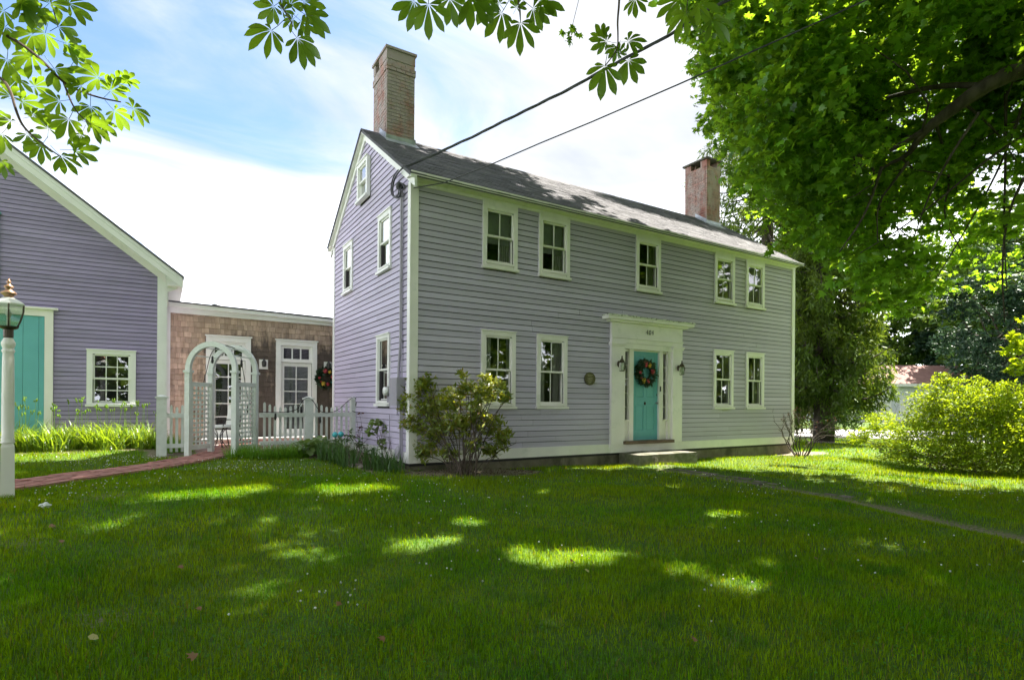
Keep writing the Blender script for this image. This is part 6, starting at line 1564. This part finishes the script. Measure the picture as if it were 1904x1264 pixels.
for i, (px, py) in enumerate([(585, 846), (602, 842), (570, 848)]):
    q = G(px, py); rg = np.random.default_rng(280 + i); t = thing('hosta', 'pale green hosta ' + ['in front of the middle fence post', 'right of the middle fence post', 'left of the middle fence post'][i], 'plant', q, 0, 'hostas by the fence post')
    n = 46; a = rg.random(n) * 6.283; rr = .05 + .17 * rg.random(n); C = np.stack([rr * np.cos(a), rr * np.sin(a), .10 + .22 * rg.random(n)], -1); hd = np.stack([np.cos(a), np.sin(a), -.2 * np.ones(n)], -1)
    V, F = place(LEAF_WIDE, C, np.array([0, 0, 1.]) + .4 * rg.normal(size=C.shape), .13 + .06 * rg.random(n), rg, hd); fastmesh('leaves', V, F, M['hosta'], t, kind='stuff')

# ---- lawn
rng = np.random.default_rng(77)
def infoot(x, y):
    b = (x > -.06) & (x < LH + .05) & (y > -.05) & (y < DH)
    b |= (x > 4.83) & (x < 6.68) & (y > -.70) & (y < .1)
    b |= (x < XB + .1) & (y > YB - .03) & (y < 12)
    b |= (x > -3.6) & (x < 4) & (y > 3.4) & (y < 10)
    return b
pathxy = [(p[0], p[1]) for p in BRICKPATH]
drxy = [((a[0] + b[0]) / 2, (a[1] + b[1]) / 2) for a, b in zip(dqa, dua)]; drw = [np.hypot(a[0] - b[0], a[1] - b[1]) / 2 for a, b in zip(dqa, dua)]
def sampleground(n, d0, d1, lat=1.0):
    d = np.sqrt(rng.uniform(d0 * d0, d1 * d1, n)); l = rng.uniform(-lat, lat, n) * d
    x = CAM[0] + RT[0] * l + FW[0] * d; y = CAM[1] + RT[1] * l + FW[1] * d
    s = soilat(x, y); pd_ = segdist(x, y, pathxy); dd = segdist(x, y, drxy)
    patch = .5 + .5 * np.sin(x * 2.3 + np.sin(y * 1.9) * 2) * np.sin(y * 2.7 + np.sin(x * 1.3) * 2)
    keep = (rng.random(n) < np.where(np.abs(l) > d, .6, 1)) & ~infoot(x, y) & (pd_ > W2 + .035) & (dd > min(drw) + .0) & (rng.random(n) > np.clip(s * 1.55, 0, 1)) & (rng.random(n) < .72 + .28 * patch)
    return x[keep], y[keep], s[keep], patch[keep]
Vs, Fs, off = [], [], 0
Vt, Ft, offt = [], [], 0
for (d0, d1, dens, h, w, tri) in ((1.0, 2.0, 2500, .044, .005, 0), (2.0, 5.0, 6600, .044, .0036, 0), (5.0, 8.8, 2900, .048, .0050, 0), (8.8, 15, 900, .055, .0095, 1), (15, 34, 170, .06, .022, 1)):
    lat = 1.5 if d0 < 8 else (1.35 if d0 < 15 else 1.1); area = lat * (d1 * d1 - d0 * d0); x, y, s, pt = sampleground(int(area * dens), d0, d1, lat)
    n = len(x); tdd = segdist(x, y, TRACK); z = gz(x, y) - .05 * np.exp(-(tdd / .3) ** 2) + .04 * np.exp(-((tdd - .62) / .22) ** 2) - .004
    tall = (.7 + .6 * rng.random(n)) * (.8 + .55 * pt) * np.clip(1.05 - s, .35, 1) * h * np.where(rng.random(n) < .02, 1.7, 1)
    a = rng.random(n) * 6.283; sx, sy = -np.sin(a), np.cos(a); ln = rng.random(n) * .9; dx, dy = np.cos(a) * ln, np.sin(a) * ln
    B = np.stack([x, y, z], -1); Sd = np.stack([sx, sy, np.zeros(n)], -1) * (w * (.7 + .6 * rng.random(n)))[:, None] * .5; D = np.stack([dx, dy, np.zeros(n)], -1) * tall[:, None]; U = np.stack([np.zeros(n), np.zeros(n), tall], -1)
    if tri:
        v = np.stack([B - Sd, B + Sd, B + D * .8 + U], 1); f = np.array([[0, 1, 2]])[None] + (np.arange(n) * 3)[:, None, None]; k = 3
    else:
        v = np.stack([B - Sd, B + Sd, B + D * .25 + U * .62 - Sd * .8, B + D * .25 + U * .62 + Sd * .8, B + D + U * .98], 1); f = np.array([[0, 1, 3], [0, 3, 2], [2, 3, 4]])[None] + (np.arange(n) * 5)[:, None, None]; k = 5
    Vs.append(v.reshape(-1, 3)); Fs.append(f.reshape(-1, 3) + off); off += n * k
print('grass tris', sum(len(f) for f in Fs))
fastmesh('grass', np.concatenate(Vs), np.concatenate(Fs), M['grass'], kind='stuff')
x, y, s, pt = sampleground(52000, 2.0, 8.5); k_ = (np.sin(x * 1.1 + 2) * np.sin(y * 1.4 + 1) + .3 * np.sin(x * 4 + y * 3) + .45 * rng.normal(size=len(x))) > .35; x, y = x[k_], y[k_]
C = np.stack([x, y, gz(x, y) + .022 + .02 * rng.random(len(x))], -1)
V, F = place(LEAF_WIDE, C, np.array([0, 0, 1.]) + .35 * rng.normal(size=C.shape), .011 + .007 * rng.random(len(x)), rng); o = fastmesh('clover_leaves', V, F, M['clover'], kind='stuff')
# clover flowers
xs_, ys_ = [], []
for (px, py, n, sp) in ((300, 862, 150, .9), (480, 875, 140, 1.0), (150, 860, 110, .8), (120, 925, 40, .8), (650, 900, 25, 1.0), (760, 930, 26, 1.0), (870, 960, 15, .8), (950, 900, 14, .9), (1400, 915, 30, .7), (1290, 890, 14, .8), (200, 905, 35, .7), (1650, 900, 20, 1.5), (1800, 1060, 10, .5), (600, 1130, 14, .35), (900, 1070, 16, 1), (1500, 1000, 20, 1.2), (1320, 1120, 8, .5), (1850, 930, 30, 1)):
    q = G(px, py); xs_.append(q[0] + rng.normal(size=n) * sp * .7); ys_.append(q[1] + rng.normal(size=n) * sp * .45)
x = np.concatenate(xs_); y = np.concatenate(ys_); ok = ~infoot(x, y) & (segdist(x, y, pathxy) > W2 + .05) & (bedmask(x, y) < .5); x, y = x[ok], y[ok]
oct_v = np.array([(1, 0, 0), (-1, 0, 0), (0, 1, 0), (0, -1, 0), (0, 0, 1), (0, 0, -1)], float); oct_f = np.array([(0, 2, 4), (2, 1, 4), (1, 3, 4), (3, 0, 4), (2, 0, 5), (1, 2, 5), (3, 1, 5), (0, 3, 5)])
C = np.stack([x, y, gz(x, y) + .055 + .02 * rng.random(len(x))], -1); V, F = place((oct_v, oct_f), C, rng.normal(size=C.shape), .0068 + .004 * rng.random(len(x)), rng); fastmesh('clover_flowers', V, F, M['white_fl'], kind='stuff')
# bark chips in the beds
n = 9000; x = rng.uniform(-3, 2.6, n); y = rng.uniform(-1.3, 3.5, n); k_ = (bedmask(x, y) > .5) & ~infoot(x, y); x, y = x[k_], y[k_]
C = np.stack([x, y, gz(x, y) + .01], -1); V, F = place(LEAF_OVAL, C, np.array([0, 0, 1.]) + .5 * rng.normal(size=C.shape), .03 + .03 * rng.random(len(x)), rng); fastmesh('bark_chips', V, F, M['soil'], kind='stuff')
# fallen leaves and a scrap of paper
fl = [(163, 1203, .055, 'pale', 'round pale yellow leaf on the grass at lower left'), (335, 1070, .05, 'browns', 'dry brown leaf in the shaded lawn centre left'), (375, 1148, .04, 'browns', 'small reddish leaf above the lower left lawn'), (92, 988, .06, 'browns', 'reddish fallen leaf nearest the lamp post'), (365, 1243, .06, 'browns', 'curled brown leaf at the bottom edge of the lawn'),
      (632, 1142, .05, 'browns', 'small dry leaf near the lawn centre bottom'), (118, 1020, .045, 'browns', 'light brown leaf below the leaf nearest lamp post'), (1095, 1078, .045, 'pale', 'small yellow leaf below the long sunlit patch'), (1065, 1057, .045, 'browns', 'brown leaf at lower rim of the long sunlit patch'), (716, 1207, .05, 'browns', 'brown leaf low in the centre of the lawn'), (1296, 1212, .05, 'browns', 'two-lobed reddish leaf at bottom right of centre'), (1520, 1052, .04, 'browns', 'small brown leaf on the right half of the lawn')]
for i, (px, py, s, mt, lab) in enumerate(fl):
    q = G(px, py); V, F = place(LEAF_MAPLE if mt == 'browns' else LEAF_WIDE, np.array([(0, 0, 0.0)]), np.array([[.2, -.5, .8]]), s * .95, rng); o = fastmesh('fallen_leaf', V, F, M[mt]); o.location = (q[0], q[1], q[2] + .06); tag(o, lab, 'leaf', 'fallen leaves on the lawn')
q = G(84, 948); bmv = bmesh.new(); bmesh.ops.create_icosphere(bmv, subdivisions=2, radius=.05)
for v in bmv.verts: v.co *= random.uniform(.6, 1.2); v.co.z *= .6
me = bpy.data.meshes.new('paper_scrap'); bmv.to_mesh(me); bmv.free(); o = link('paper_scrap', me, M['cushion']); o.location = (q[0], q[1], q[2] + .05); tag(o, 'crumpled pale paper scrap on the grass near the lamp post', 'litter')
